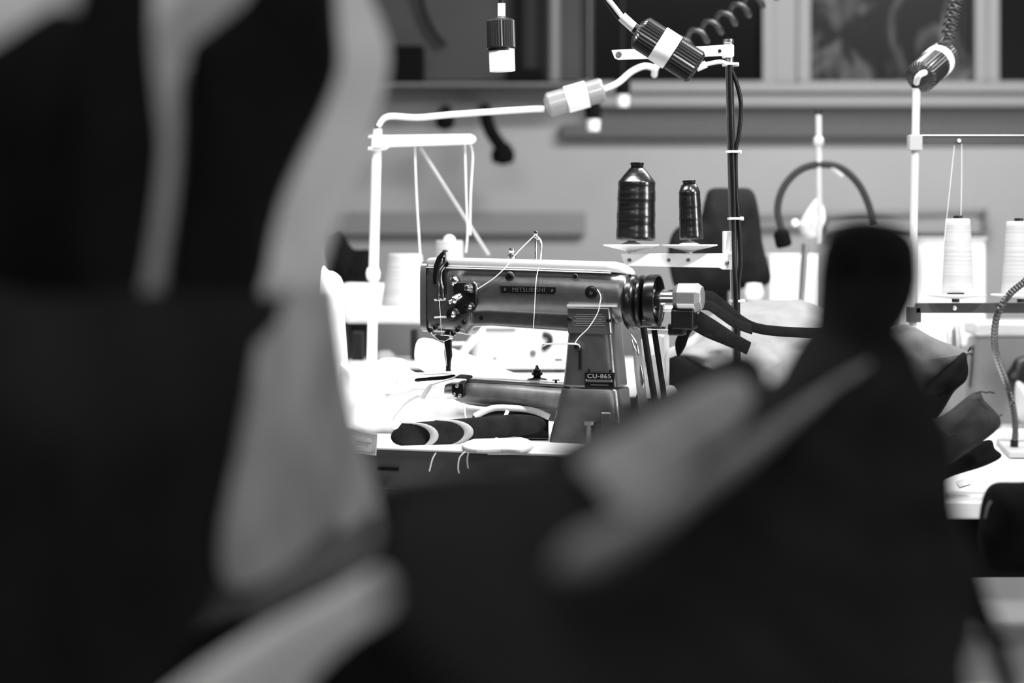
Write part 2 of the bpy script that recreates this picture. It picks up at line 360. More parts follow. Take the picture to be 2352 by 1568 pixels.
# cylinder arm (bed)
def bed_ring(px, y0, y1, hd, e=2.4): return arm_ring(px, y0, y1, hd, e)
g = G(); g.loft([bed_ring(1040, 879, 926, .026), bed_ring(1046, 876, 929, .030), bed_ring(1075, 875, 931, .032), bed_ring(1180, 881, 937, .034), bed_ring(1255, 888, 944, .036), bed_ring(1290, 891, 952, .038, 3)])
g.build('cylinder_arm', M_BED, root)
g = G(); g.loft([bed_ring(1010, 884, 914, .022), bed_ring(1013, 881, 919, .026), bed_ring(1024, 880, 920, .027), bed_ring(1042, 880, 921, .028)])
g.build('arm_end_cap', M_STEEL, root, label='bare metal end cap')
g = G(); g.prism([MF.pt(a, b, -.004) for a, b in ((1036, 882), (1065, 879), (1066, 908), (1058, 914), (1044, 912), (1037, 906))], -n * .03)
g.build('hook_cover', M_BLKMET, root, bevel=.002)
for a, b in ((1043, 905), (1056, 908), (1050, 886)): G().lathe(MF.pt(a, b, -.003), n, [(.0035, -.004), (.0035, .001), (.002, .002), (0, .002)], 14).build('screw', M_STEEL, root)
g = G(); a = MF.pt(1062, 874) - n * D; b = MF.pt(1288, 887) - n * D
g.box((a + b) / 2, (b - a).length, .044, .006, (b - a).normalized(), n, (b - a).normalized().cross(-n) if False else ZUP).build('needle_plate', M_STEEL, root, bevel=.001, smooth=False)
g = G(); c = MF.pt(1219, 876) - n * (D - .005)
g.lathe(c, ZUP, [(0, 0), (.020, .0005), (.017, .003), (.008, .005), (.006, .008), (.0105, .010), (.0105, .014), (.007, .016), (.009, .019), (.004, .021), (.002, .028), (0, .0285)], 20).build('locking_knob', M_BLKMET, root)
G().lathe(MF.pt(1266, 886) - n * .03, ZUP, [(.002, 0), (.002, .008), (.007, .008), (.007, .010), (0, .0102)], 14).build('screw', M_BLKMET, root)
for k in range(7):
    x = 1078 + k * 22; G().lathe(MF.pt(x, 886 + k * .9, -.008 - .012), n, [(.0022, 0), (.0022, .003), (0, .0032)], 10).build('rivet', M_BLKMET, root)
# face plate on the left end
g = G(); g.loft([arm_ring(965, 600, 762, D + .001, 6), arm_ring(978, 600, 763, D + .001, 6)])
g.build('face_plate', mat('grey_face_plate', .16, .3, .6), root)
# top cover
def top_ring(px, y0, y1, hd, dn=0): return arm_ring(px, y0, y1, hd, 5, dn)
g = G(); g.loft([top_ring(978, 594, 612, .040), top_ring(984, 591, 613, .043), top_ring(1200, 596, 619, .043), top_ring(1390, 601, 626, .042), top_ring(1412, 606, 628, .038), top_ring(1432, 618, 631, .028), top_ring(1440, 626, 632, .015)])
g.build('top_cover', M_LID, root, label='pale lid along the arm')
g = G(); g.loft([top_ring(980, 612, 615.5, .0455), top_ring(1200, 618, 621.5, .0455), top_ring(1400, 625, 628.5, .044)])
g.build('cover_rim', M_WHITE, root)
# oil cup / bolt on the lid
G().lathe(MF.pt(1155, 594) - n * (D + .01), ZUP, [(0, 0), (.0085, 0), (.0085, .007), (.005, .008), (.0045, .012), (.006, .014), (.005, .019), (0, .020)], 16).build('oil_cap', M_CHROME, root)
# take-up guard and lever
g = G(); g.tube([MF.pt(a, b, .004) for a, b in ((1002, 652), (1001, 632), (1003, 612), (1009, 594), (1018, 580))] + [MF.pt(1023, 574, -.01)], [.0058, .006, .006, .0055, .004, .002], 12, .35, u).build('thread_guard', M_BLKMET, root)
g = G(); g.tube([MF.pt(1021, 678, .002), MF.pt(1021, 590, .002)], .0035, 8, .5, u).build('lever_slot', M_BLACK, root)
g = G(); g.tube(cr([MF.pt(a, b, .010) for a, b in ((1006, 688), (1007, 662), (1006, 640), (1010, 618), (1020, 606), (1025, 598))], 5), .0032, 8)
g.tube(cr([MF.pt(a, b, .010) for a, b in ((1017, 688), (1016, 660), (1012, 640), (1014, 622), (1022, 612))], 5), .0026, 8)
g.tube([MF.pt(998, 689, .010), MF.pt(1024, 687, .010)], .002, 8); g.build('take_up_lever', M_CHROME, root)
g = G(); g.lathe(MF.pt(1025, 606, .008), n, [(.006, 0), (.006, .004), (0, .005)], 14); g.tube([MF.pt(1024, 602, .008), MF.pt(1022, 576, -.006)], .0016); g.tube([MF.pt(1017, 575, -.006), MF.pt(1028, 577, -.006)], .0014); g.build('lever_screw', M_BLKMET, root)
# tension assembly
g = G(); g.prism([MF.pt(a, b, .008) for a, b in ((1042, 648), (1088, 648), (1093, 654), (1094, 700), (1089, 712), (1076, 718), (1062, 724), (1046, 716), (1044, 702), (1056, 690), (1043, 682), (1041, 660))], -n * .008)
ten = g.build('tension_plate', M_BLACK, root, bevel=.0015, smooth=False)
def disc(px, py, r, d0, h, m, name, par=root):
    G().lathe(MF.pt(px, py, d0), n, [(0, 0), (r, 0), (r * 1.06, h * .2), (r * 1.06, h * .35), (r * .75, h * .5), (r * .75, h * .8), (r * .45, h), (0, h)], 28).build(name, m, par)
disc(1042, 722, .0125, .006, .010, M_BLKMET, 'tension_disc', ten); disc(1042, 722, .005, .015, .008, M_CHROME, 'tension_nut', ten)
disc(1080, 705, .0095, .008, .008, M_BLKMET, 'tension_disc', ten); disc(1080, 705, .004, .015, .005, M_STEEL, 'tension_nut', ten)
disc(1078, 661, .0085, .008, .018, M_CHROME, 'tension_knob', ten); disc(1084, 669, .004, .008, .016, M_CHROME, 'tension_knob', ten)
disc(1047, 644, .0095, .002, .012, M_CHROME, 'tension_knob', ten)
g = G(); ax = (u * -.65 + n * .65 - ZUP * .45).normalized(); g.lathe(MF.pt(1058, 680, .008), ax, [(.007, 0), (.008, .004), (.0078, .006), (.0085, .008), (.0078, .012), (.0085, .014), (.0078, .018), (.004, .020), (.004, .026), (.0025, .027), (0, .027)], 22).build('tension_spring', M_CHROME, ten)
g = G(); g.tube(cr([MF.pt(a, b, .010) for a, b in ((1088, 648), (1094, 654), (1095, 668), (1094, 684))], 4), .0016).build('thread_eyelet', M_CHROME, ten)
# thread post on lid
g = G(); b0 = MF.pt(1222, 606) - n * (D - .02); g.lathe(b0, ZUP, [(0, -.004), (.005, -.004), (.005, 0), (.003, .008), (.0022, .010), (.0022, .048), (.0035, .049), (.0035, .052), (.002, .053), (.004, .056), (.0035, .061), (0, .062)], 14)
g.build('thread_post', M_CHROME, root)
g = G(); g.tube(cr([b0 + Vector((0, 0, .045)), b0 + u * .006 + Vector((0, 0, .046)), b0 + u * .010 + Vector((0, 0, .034)), b0 + u * .0105 + Vector((0, 0, .010))], 5), .0014).build('post_wire', M_CHROME, root)
# screws, plugs
def plug(px, py, r, name='plug'):
    G().lathe(MF.pt(px, py, -.001), n, [(r * 1.14, -.006), (r * 1.14, .0015), (r * 1.02, .0018)], 28).build('plug_ring', M_STEEL, root)
    G().lathe(MF.pt(px, py, -.001), n, [(r, -.006), (r, .003), (r * .86, .004), (r * .3, .004), (r * .28, .0025), (0, .0025)], 28).build(name, M_BLKMET, root)
plug(1171, 635, .0082); plug(1359, 672, .0125); plug(1322, 635, .0045)
G().lathe(MF.pt(1106, 730, -.013), n, [(.004, -.004), (.004, .002), (0, .0025)], 16).build('screw', M_BLKMET, root)
# name plate
npl = G(); npl.loft([[MF.pt(a, b, .003) + n * q for a, b in cr([(1153, 657, 0), (1160, 657, 0), (1262, 659, 0), (1272, 661, 0), (1276, 667, 0), (1272, 674, 0), (1262, 675, 0), (1160, 672, 0), (1152, 670, 0), (1150, 664, 0)], 2, True) for a, b in [(a_b.x, a_b.y) for a_b in [Vector((a, b, 0))]]] for q in (-.008, 0)]) if False else npl.prism([MF.pt(v.x, v.y, .0035) for v in cr([(1156, 657, 0), (1266, 659, 0), (1275, 661, 0), (1277, 668, 0), (1272, 674, 0), (1264, 675, 0), (1158, 672, 0), (1152, 670, 0), (1150, 664, 0), (1152, 659, 0)], 3, True)], -n * .012)
npo = npl.build('name_plate', mat('black_name_plate', .003, .6, spec=.1), root, smooth=False, bevel=.0006)
text('lettering', 'MITSUBISHI', .0115, MF.pt(1214, 666, .004), MF, mat('dim_lettering', .06, .6), npo, 1.0, 1.12)
for a, b in ((1160, 664), (1268, 667)): G().lathe(MF.pt(a, b, .0035), n, [(.0028, 0), (.0026, .0018), (0, .0024)], 14).build('rivet', M_CHROME, npo)
# spec plate on the column
g = G(); g.prism([MF.pt(a, b, .003) for a, b in ((1303, 702), (1402, 705), (1404, 768), (1304, 764))], -n * .012); so = g.build('instruction_plate', mat('dull_plate', .07, .4, .3), root, smooth=False, bevel=.001)
g = G(); g.prism([MF.pt(a, b, .008) for a, b in ((1302, 699), (1416, 701), (1416, 705), (1302, 704))], -n * .012).build('plate_ledge', M_COVER, so, smooth=False)
g = G(); g.tube([MF.pt(1304, 706, .004), MF.pt(1398, 708, .004), MF.pt(1403, 764, .004)], .0016, 6).build('plate_rim', M_COVER, so)
for k in range(6):
    y = 722 + k * 5; G().box(MF.pt(1353, y + .3, .0034), .058 if k % 2 else .05, .0004, .0011, u, n).build('engraved_line', mat('engraving', .28, .5, .4), so, smooth=False)
for a, b in ((1309, 733), (1399, 736)): G().lathe(MF.pt(a, b, .003), n, [(.0045, 0), (.0045, .002), (.002, .003), (0, .003)], 18).build('screw', M_BLKMET, so)
# thread hook lever
g = G(); g.tube(cr([MF.pt(a, b, .012) for a, b in ((1246, 794), (1256, 790), (1290, 789), (1320, 790), (1330, 793), (1331, 804))], 5), .0016, 8).build('thread_hook', M_CHROME, root)
G().lathe(MF.pt(1326, 796, 0), n, [(.006, -.004), (.006, .006), (.003, .013), (0, .013)], 16).build('hook_screw', M_BLKMET, root)
g = G(); g.tube([MF.pt(1333, 800, .001), MF.pt(1333, 848, .002)], .0035, 8, .4, u).build('column_slot', M_BLACK, root)
# model plate
g = G(); g.prism([MF.pt(a, b, .0052) for a, b in ((1343, 855), (1409, 856), (1409, 890), (1343, 888))], -n * .012); mo = g.build('model_plate', mat('black_model_plate', .003, .6, spec=.1), root, smooth=False, bevel=.0006)
text('lettering', 'CU-865', .0105, MF.pt(1376, 864, .0056), MF, mat('pale_lettering', .30, .5), mo, 1.3, 1.05)
g = G(); g.prism([MF.pt(a, b, .006) for a, b in ((1345, 871), (1407, 872), (1407, 878), (1345, 877))], -n * .003).build('number_strip', M_STEEL, mo, smooth=False)
for a, b in ((1347, 871), (1405, 873)): G().lathe(MF.pt(a, b, .006), n, [(.002, 0), (.0018, .0015), (0, .002)], 12).build('rivet', M_CHROME, mo)
G().box(MF.pt(1377, 884, .0056), .034, .0004, .0016, u, n).build('small_print', mat('dim_lettering', .07), mo, smooth=False)
for a, b in ((1354, 850), (1403, 851)): G().lathe(MF.pt(a, b, .001), n, [(.0025, 0), (.0025, .0045), (0, .005)], 12).build('rivet', M_BLKMET, root)
# needle clamp and presser foot
g = G(); a = MF.pt(1027, 772) - n * .03
g.tube([MF.pt(1027, 760, -.03), MF.pt(1027, 812, -.03)], .0055, 12); g.build('needle_bar', M_BLKMET, root)
g = G(); g.tube([MF.pt(1027, 806, -.03), MF.pt(1026, 848, -.03)], .0016, 8).build('needle', M_CHROME, root)
g = G(); g.loft([ring(MF.pt(1030, b, -.032), u, n, r, .006, 3, 16) for b, r in ((768, .006), (800, .0065), (816, .0075), (830, .005), (846, .004), (852, .005))]).build('presser_foot', M_BLKMET, root)
g = G(); g.tube([MF.pt(1024, 770, -.02), MF.pt(996, 768, -.02), MF.pt(992, 762, -.02)], .003, 8).build('presser_lever', M_STEEL, root)
g = G(); g.prism([MF.pt(a, b, -.004) for a, b in ((993, 768), (1032, 770), (1032, 778), (1022, 784), (1008, 782))], -n * .02).build('needle_clamp_guard', M_CHROME, root, bevel=.001, smooth=False)
for a, b in ((1051, 758), (1041, 766), (1000, 752), (1066, 740), (988, 758)): G().lathe(MF.pt(a, b, -.001), n, [(.0045, -.003), (.0045, .002), (.002, .003), (0, .003)], 16).build('screw', M_BLKMET, root)
g = G(); g.tube([MF.pt(998, 729, .004), MF.pt(1026, 728, .004)], .0016, 8).build('thread_bar', M_CHROME, root)
# pulleys on the shaft
ax0 = MF.pt(1458, 694, -D)
R1 = S(64, 3.9)
g = G(); g.lathe(ax0 - u * .014, u, [(0, 0), (R1 * .9, 0), (R1, .004), (R1 * 1.01, .010), (R1 * .985, .018), (R1 * .86, .0225), (R1 * .985, .027), (R1 * .985, .031), (R1 * .9, .033), (0, .033)], 64).build('belt_pulley', M_BLKMET, root)
ax1 = MF.pt(1502, 690, -D); R2 = S(61, 3.9)
g = G(); g.lathe(ax1 - u * .013, u, [(0, 0), (R2 * .8, .0), (R2 * .97, .003), (R2, .010), (R2, .022), (R2 * .965, .023), (R2 * .93, .022), (R2 * .90, .008), (R2 * .3, .006), (0, .006)], 64).build('hand_wheel', M_BLKMET, root)
g = G(); g.lathe(ax1 - u * .005, u, [(0, 0), (.022, 0), (.022, .006), (.017, .008), (.017, .020), (.021, .021), (.021, .045), (.008, .046), (0, .046)], 32).build('shaft', M_CHROME, root)
ax2 = MF.pt(1547, 683, -D)
g = G(); g.lathe(ax2, u, [(0, 0), (.020, .001), (.0285, .012), (.0285, .044), (.020, .055), (0, .056)], 8, side=(ZUP * math.cos(.39) + n * math.sin(.39))).build('position_sensor', mat('brushed_aluminium', .5, .35, .9), root, bevel=.002, smooth=False)
g = G(); c = MF.pt(1572, 733, -D); g.box(c, .042, .04, .036, u, n).box(MF.pt(1556, 756, -D), .03, .03, .022, u, n).build('sensor_bracket', M_BLACK, root, bevel=.004, smooth=False)
g = G(); g.tube([MF.pt(1456, 752, -D), MF.pt(1546, 755, -D)], .0035, 10).tube([MF.pt(1520, 700, -.02), MF.pt(1514, 752, -.02)], .004).build('stay_rod', M_CHROME, root)
g = G(); g.box(MF.pt(1480, 742, -.03), .03, .01, .012, u, n).box(MF.pt(1462, 741, -.03), .012, .012, .016, u, n).build('belt_guard_clip', M_STEEL, root, bevel=.001, smooth=False)
g = G(); g.loft([col_ring(770, 1446, 1449, .03, 4), col_ring(860, 1452, 1456, .03, 4), col_ring(960, 1464, 1470, .03, 4)]).build('belt_guard', M_STEEL, root)
g = G(); g.tube(cr([MF.pt(1450, 768, 0), MF.pt(1462, 790, .004), MF.pt(1466, 815, .006), MF.pt(1458, 800, .004), MF.pt(1452, 780, 0)], 5), .002).build('knee_lift_wire', M_CHROME, root)
g = G(); g.box(MF.pt(1394, 1000, .016), .018, .02, .085, u, n).build('pedestal_clamp', M_CAST, root, bevel=.002, smooth=False)
g = G(); g.lathe(MF.pt(1353, 1046, .018), ZUP, [(.006, 0), (.006, .055), (.012, .056), (.012, .062), (0, .063)], 16).build('pedestal_bolt', M_STEEL, root)
# drive belt
g = G(); 
g.tube([MF.pt(1478, 752, -.012), MF.pt(1510, 960, .0), MF.pt(1520, 1035, .0)], .0062, 10, .35, u)
g.build('drive_belt', M_RUBBER, root)
g = G(); g.tube([MF.pt(1502, 754, -.07), MF.pt(1524, 900, -.07), MF.pt(1530, 1000, -.07)], .0055, 10, .35, u).build('drive_belt', mat('grey_belt', .012, .8), root)
# table cut-out motor bits seen behind the belts
mg = thing('motor_control', 'small pale control unit with levers standing behind the drive belt', 'control unit', MF.pt(1510, 1030, -.27))
G().box(MF.pt(1506, 850, -.27), .045, .05, .14, u, n).build('housing', M_COVER, mg, bevel=.006)
G().lathe(MF.pt(1462 + 28, 795, -.23), n, [(0, 0), (.019, 0), (.019, .006), (.012, .010), (0, .010)], 24).build('dial', M_WPLAS, mg)
G().lathe(MF.pt(1540, 900, -.22), n, [(0, 0), (.013, 0), (.013, .006), (0, .008)], 20).build('dial', M_WPLAS, mg)
G().box(Vector((MF.pt(1508, 985, -.27).x, MF.pt(1508, 985, -.27).y, zt + .035)), .05, .05, .07, u, n).build('stand', M_STEEL, mg, bevel=.004)
g = G(); g.tube(cr([MF.pt(1470, 960, -.05), MF.pt(1464, 920, -.05), MF.pt(1475, 880, -.05), MF.pt(1470, 840, -.05)], 5), .004).build('lever', M_CHROME, mg)

# threads
def strand(name, pts, r, label, m=M_STRING, grp=None, par=None, k=6):
    g = G(); g.tube(cr(pts, k), r, 6); return g.build(name, m, par, label=label, cat=None if par else 'thread', group=grp)
top = b0 + Vector((0, 0, .054)) + n * .004
strand('sewing_thread', [MF.pt(1096, 664, .014), MF.pt(1130, 642, .014), MF.pt(1158, 617, .012), MF.pt(1190, 578, -.01), top], .0009, 'white thread running from the tension plate up to the post on the lid')
strand('sewing_thread', [top + u * .001, b0 + u * .012 + Vector((0, 0, .040)) + n * .003, b0 + u * .0125 + Vector((0, 0, .006)) + n * .014, MF.pt(1232, 640, .010), MF.pt(1228, 700, .008), MF.pt(1225, 757, -.002)], .0008, 'white thread falling straight from the post across the machine arm')
strand('sewing_thread', [MF.pt(1372, 664, .006), MF.pt(1380, 680, .008), MF.pt(1378, 696, .012), MF.pt(1372, 720, .009), MF.pt(1352, 752, .009), MF.pt(1330, 774, .010), MF.pt(1320, 789, .014)], .0009, 'white thread curling from the round plug over the plate to the hook')
strand('sewing_thread', [MF.pt(1009, 690, .014), MF.pt(1012, 730, .008), MF.pt(1014, 760, 0), MF.pt(1022, 800, -.02), MF.pt(1026, 840, -.026)], .0006, 'thin white thread from the take-up lever down to the needle')

# ================================================================== right thread stand
SP = 4.05
def P4(a, b, d=0): return P(a, b, SP - d)
st = thing('thread_stand', 'thin dark pole stand with white arms holding the black thread cones', 'thread stand', P4(1692, 1050))
G().tube([P4(1674, 92), P4(1690, 800), P4(1693, 1000)], .0078, 14).build('pole', M_STEEL, st)
g = G(); g.prism([P4(a, b, .016) for a, b in ((1405, 115), (1421, 114), (1582, 108), (1660, 103), (1683, 102), (1683, 126), (1660, 128), (1600, 130), (1420, 137), (1412, 133))], Vector((0, .010, 0))).build('upper_arm', M_WHITE, st, smooth=False, bevel=.001)
G().lathe(P4(1421, 125, .0165), (0, -1, 0), [(.0062, 0), (.006, .0014), (.0035, .0016), (.0035, .0006), (0, .0006)], 18).build('grommet', M_STEEL, st)
G().lathe(P4(1653, 117, .0165), (0, -1, 0), [(.0035, 0), (.0035, .001), (0, .001)], 14).build('hole', M_BLACK, st)
G().box(P4(1672, 118), .020, .036, .024).build('pole_clamp', M_WHITE, st, bevel=.003, smooth=False)
G().lathe(P4(1673, 100), (0, 0, 1), [(.009, 0), (.010, .002), (.010, .008), (0, .009)], 16).build('pole_cap', M_STEEL, st)
g = G(); g.prism([P4(a, b, .020) for a, b in ((1426, 583), (1693, 583), (1693, 619), (1660, 619), (1652, 615), (1442, 611), (1432, 600))], Vector((0, .008, 0)))
g.box(P4(1562, 584, -.006), S(256, 4.05), .05, .004).build('lower_arm', M_WHITE, st, smooth=False, bevel=.001)
for a, b in ((1446, 597), (1536, 597), (1581, 597)): G().lathe(P4(a, b, .0205), (0, -1, 0), [(.0035, 0), (.0035, .001), (0, .001)], 14).build('hole', M_CASED, st)
G().lathe(P4(1670, 603, .0205), (0, -1, 0), [(.004, 0), (.0035, .002), (0, .003)], 14).build('bolt', M_STEEL, st)
g = G(); g.box(P4(1671, 556), .018, .022, .042).build('terminal_block', M_WHITE, st, bevel=.002, smooth=False)
g = G(); g.box(P4(1686, 556), .010, .020, .042).build('terminal_block', M_STEEL, st, bevel=.002, smooth=False)
for k in range(4): G().box(P4(1687, 540 + k * 11, .011), .008, .004, .005).build('terminal_screw', M_BLKMET, st, smooth=False)
def saucer(px, py, par, Y, r, m=M_WPLAS, post=True, Ypost=0):
    G().lathe(P(px, py + 17, Y), (0, 0, 1), [(0, 0), (.006, 0), (.006, S(4, Y)), (.014, S(8, Y)), (r * .55, S(12, Y)), (r, S(19, Y)), (r, S(22, Y)), (r * .9, S(22, Y)), (r * .5, S(19, Y)), (r * .32, S(24, Y)), (r * .12, S(30, Y)), (0, S(31, Y))], 48).build('saucer', m, par)
saucer(1450, 566, st, SP, .0535); saucer(1583, 566, st, SP, .0535)
for a in (1450, 1583): G().tube([P(a, 560, SP), P(a + (6 if a < 1500 else 2), 440, SP)], .003, 8).build('spool_pin', M_STEEL, st)
# black cones
def cone(px, py0, py1, r0, r1, shoulder, neck, Y, label, m, mc, group, tilt=0.0):
    b = P(px, py1, Y); h = (P(px, py0, Y) - b).length; ax = Vector((tilt, 0, 1)).normalized()
    t = thing('thread_cone', label, 'thread spool', b, group)
    prof = [(0, .0), (r0 * .97, .0), (r0, .003)]
    N = 40
    for i in range(1, N): f = i / N; prof.append(((r0 + (r1 - r0) * f) * (1 + .010 * math.sin(f * 19) + .006 * math.sin(f * 47)), .003 + f * (shoulder * h - .003)))
    prof += [(r1, shoulder * h), (r1 * .99, shoulder * h + .001), (neck * 1.12, h * .925), (neck, h * .93), (0, h * .932)]
    G().lathe(b, ax, prof, 48).build('wound_thread', m, t)
    G().lathe(b + ax * (h * .90), ax, [(0, 0), (neck * .95, 0), (neck * .9, h * .06), (neck * .98, h * .07), (neck * .98, h * .095), (neck * .8, h * .1), (neck * .75, h * .08), (0, h * .08)], 28).build('core', mc, t)
    return t
cone(1460, 373, 553, S(45, SP), S(43, SP), .745, S(16, SP), SP, 'large black thread cone with glossy bands on the left saucer', M_THB, M_BLKMET, 'black thread cones on the stand', .02)
cone(1588, 414, 550, S(27, SP), S(24.5, SP), .80, S(16, SP), SP, 'smaller slim black thread cone on the right saucer of the stand', M_THB, M_BLKMET, 'black thread cones on the stand', -.04)
# cables along the pole
g = G(); g.tube(cr([P4(1605, 152, .02), P4(1630, 146, .018), P4(1655, 142, .016), P4(1672, 148, .016)], 6), .0042, 10).build('connector_cable', M_CABLEW, label='short pale cable joining the tilted connector to the pole of the stand', cat='cable')
pc = thing('power_cable', 'black twin cable tied along the pole of the cone stand', 'cable', P4(1696, 1040, .01))
G().tube(cr([P4(1676, 150, .014), P4(1679, 260, .014), P4(1683, 400, .014), P4(1686, 520, .018), P4(1688, 640, .034), P4(1691, 760, .018), P4(1694, 998, .018)], 6), .0050, 10).build('cable', M_RUBBER, pc)
G().tube(cr([P4(1674, 150, .012), P4(1690, 185, .012), P4(1702, 240, .012), P4(1697, 310, .012), P4(1690, 348, .012), P4(1691, 440, .012), P4(1697, 520, .012), P4(1700, 600, .012), P4(1695, 690, .012), P4(1699, 998, .012)], 6), .0042, 10).build('cable', M_RUBBER, pc)
for b, x in ((148, 1678), (349, 1684), (502, 1689), (691, 1692)):
    q = G(); q.box(P4(x, b, .002), .027, .040, .0045); q.box(P4(x + 14, b, .008), .008, .010, .007); q.build('cable_tie', M_WPLAS, pc, bevel=.001, smooth=False)
# ------------------------------------------------ connectors
def connector(name, a, b, r, Y, label, mats, fr=(.34, .62), cat='plug', group=None, ribd=.06, r2=None, Yb=None):
    A = P(a[0], a[1], Y); B = P(b[0], b[1], Yb or Y); ax = (B - A); L = ax.length; ax.normalize(); r2 = r2 or r * 1.03
    t = thing(name, label, cat, A, group)
    f0, f1 = fr
    if f0 > 0: G().lathe(A, ax, [(0, 0), (r * .5, 0), (r * .85, L * .04), (r, L * .07), (r, L * f0), (0, L * f0)], 64, 1, ribd).build('ribbed_shell', mats[0], t, smooth=False)
    G().lathe(A + ax * L * f0, ax, [(0, 0), (r2 * .97, 0), (r2, L * .01), (r2, L * (f1 - f0) - .001), (0, L * (f1 - f0))], 40).build('white_sleeve', mats[1], t)
    if f1 < .99: G().lathe(A + ax * L * f1, ax, [(0, 0), (r * .96, 0), (r, L * .01), (r, L * (.95 - f1)), (r * .85, L * (.99 - f1)), (r * .4, L * (1 - f1)), (0, L * (1 - f1))], 64, 1, ribd).build('ribbed_shell', mats[2], t, smooth=False)
    return t, A, B, ax
M_RIB = mat('black_ribbed_plastic', .015, .28)
# hanging plug
t, A, B, ax = connector('hanging_plug', (1150, 40), (1154, 165), S(33, 4), 4.0, 'black ribbed plug with white lower half hanging alone at the top', (M_RIB, M_WPLAS, M_RIB), (.56, 1.0), r2=S(29.5, 4))
G().lathe(P(1150.6, 110, 4.0), (0, 0, -1), [(S(33.5, 4), -.001), (S(33.5, 4), .0012), (S(30.5, 4), .002), (S(30.5, 4), .006), (0, .006)], 40).build('seam_ring', M_BLACK, t)
G().lathe(P(1151, 47, 4.0), (0, 0, 1), [(S(29, 4), -.001), (S(20, 4), .003), (S(8, 4), .005), (0, .005)], 32).build('shoulder', M_WPLAS, t)
G().tube([P(1151, 42, 4), P(1151, 37, 4)], .006).build('strain_relief', M_BLACK, t)
G().tube([P(1152, 38, 4), P(1152, 8, 4)], .0072, 16).build('cable_sleeve', M_WPLAS, t)
G().tube([P(1152, 9, 4), P(1152, -160, 4)], .0052, 10).build('cable', M_RUBBER, t)
# tilted connector before the bracket
YC = 3.93
t, A, B, ax = connector('cable_connector', (1462, 68), (1602, 158), S(40, 4), YC, 'large ribbed connector with white middle band tilted before the stand arm', (M_RIB, M_WPLAS, M_RIB), (.34, .60), r2=S(42, 4), cat='connector')
G().tube([A + ax * .002, A - ax * .006], .010, 16).build('strain_relief', M_BLACK, t)
G().tube([A - ax * .003, P(1428, 38, YC)], .0095, 16).build('cable_sleeve', M_COVER, t)
G().tube(cr([P(1430, 40, YC), P(1410, 14, YC), P(1392, -10, YC), P(1370, -60, YC)], 5), .0045, 10).build('cable', M_CABLEW, t)
G().tube(cr([P(1426, 46, YC + .01), P(1404, 18, YC + .01), P(1388, -6, YC + .01), P(1366, -56, YC + .01)], 5), .004, 10).build('cable', M_RUBBER, t)
G().tube([B - ax * .002, P(1622, 147, YC)], .007, 12).build('cable_sleeve', M_WPLAS, t)
# blurred connector on the left cable
YL = 4.5; M_SHELL = mat('grey_shell', .22, .25)
t, A, B, ax = connector('cable_connector', (1252, 243), (1388, 205), S(28, YL), YL, 'paler tilted connector on the white cable from the left stand', (M_SHELL, M_WPLAS, M_SHELL), (.36, .72), r2=S(31, YL), cat='connector', ribd=.03)
G().tube(cr([P(1250, 250, YL), P(1200, 252, YL), P(1040, 263, YL), P(960, 270, YL), P(890, 268, YL), P(868, 290, YL)], 6), .0065, 12).build('cable', M_CABLEW, t)
G().tube(cr([P(1386, 206, YL), P(1420, 190, YL), P(1450, 165, YL), P(1480, 152, YL), P(1502, 158, YL + .03), P(1503, 172, YL + .06), P(1510, 150, YL + .12), P(1560, 110, YL + .2)], 6), .0065, 12).build('cable', M_CABLEW, t)
def helix(a, b, turns, R, r, Y0, Y1, nper=18):
    A = P(a[0], a[1], Y0); B = P(b[0], b[1], Y1); ax = (B - A).normalized(); x = ax.cross(Vector((0, 1, 0))).normalized(); y = ax.cross(x); N = int(turns * nper)
    return [A + (B - A) * (i / N) + (x * math.cos(2 * math.pi * i / nper) + y * math.sin(2 * math.pi * i / nper)) * R for i in range(N + 1)]
g = G(); g.tube(helix((1565, 108), (1790, -30), 7, .019, .0055, YL + .15, YL + .25), .0058, 8)
g.build('coiled_cable', mat('grey_cable', .03, .16), label='loosely coiled cable rising to the right behind the stand bracket', cat='cable')

# ================================================================== left stand, cones
YS = 4.62
ls = thing('thread_stand', 'blurred white pole stand with a rounded arm left of the machine', 'thread stand', P(852, 842, YS))
G().tube([P(866, 296, YS), P(858, 620, YS), P(853, 873, YS)], .0105, 16).build('pole', M_WHITE, ls)
G().lathe(P(868, 296, YS), (0, 0, 1), [(.008, 0), (.007, .012), (0, .013)], 14).build('pole_cap', M_BLACK, ls)
g = G(); g.prism([P(a, b, YS - .02) for a, b in ((852, 311), (1080, 308), (1090, 312), (1094, 320), (1090, 327), (1082, 331), (895, 337), (885, 344), (852, 345))], Vector((0, .014, 0))).build('upper_arm', M_WHITE, ls, bevel=.003, smooth=False)
G().box(P(862, 314, YS), S(34, YS), .04, S(6, YS)).build('clamp_plate', M_WHITE, ls, smooth=False, bevel=.001)
G().box(P(862, 341, YS), S(34, YS), .04, S(6, YS)).build('clamp_plate', M_WHITE, ls, smooth=False, bevel=.001)
G().lathe(P(857, 645, YS), (0, 0, 1), [(.010, 0), (.014, .004), (.016, .016), (.013, .028), (0, .030)], 16).build('joint', M_WHITE, ls)
G().tube([P(964, 338, YS), P(1122, 585, YS + .1)], .0042, 8).build('brace', mat('dull_white', .4, .6), ls)
for pts, lab in (([(953, 338), (957, 450), (965, 582)], 'leftmost blurred thread dropping from the white arm'), ([(1068, 332), (1071, 450), (1074, 530), (1070, 580)], 'blurred thread dropping near the rounded end of the white arm'), ([(1080, 331), (1086, 360), (1081, 450), (1080, 540)], 'curving blurred thread dropping from the tip of the white arm')):
    strand('hanging_thread', [P(a, b, YS) for a, b in pts], .0016, lab, grp='threads hanging from the left white arm')
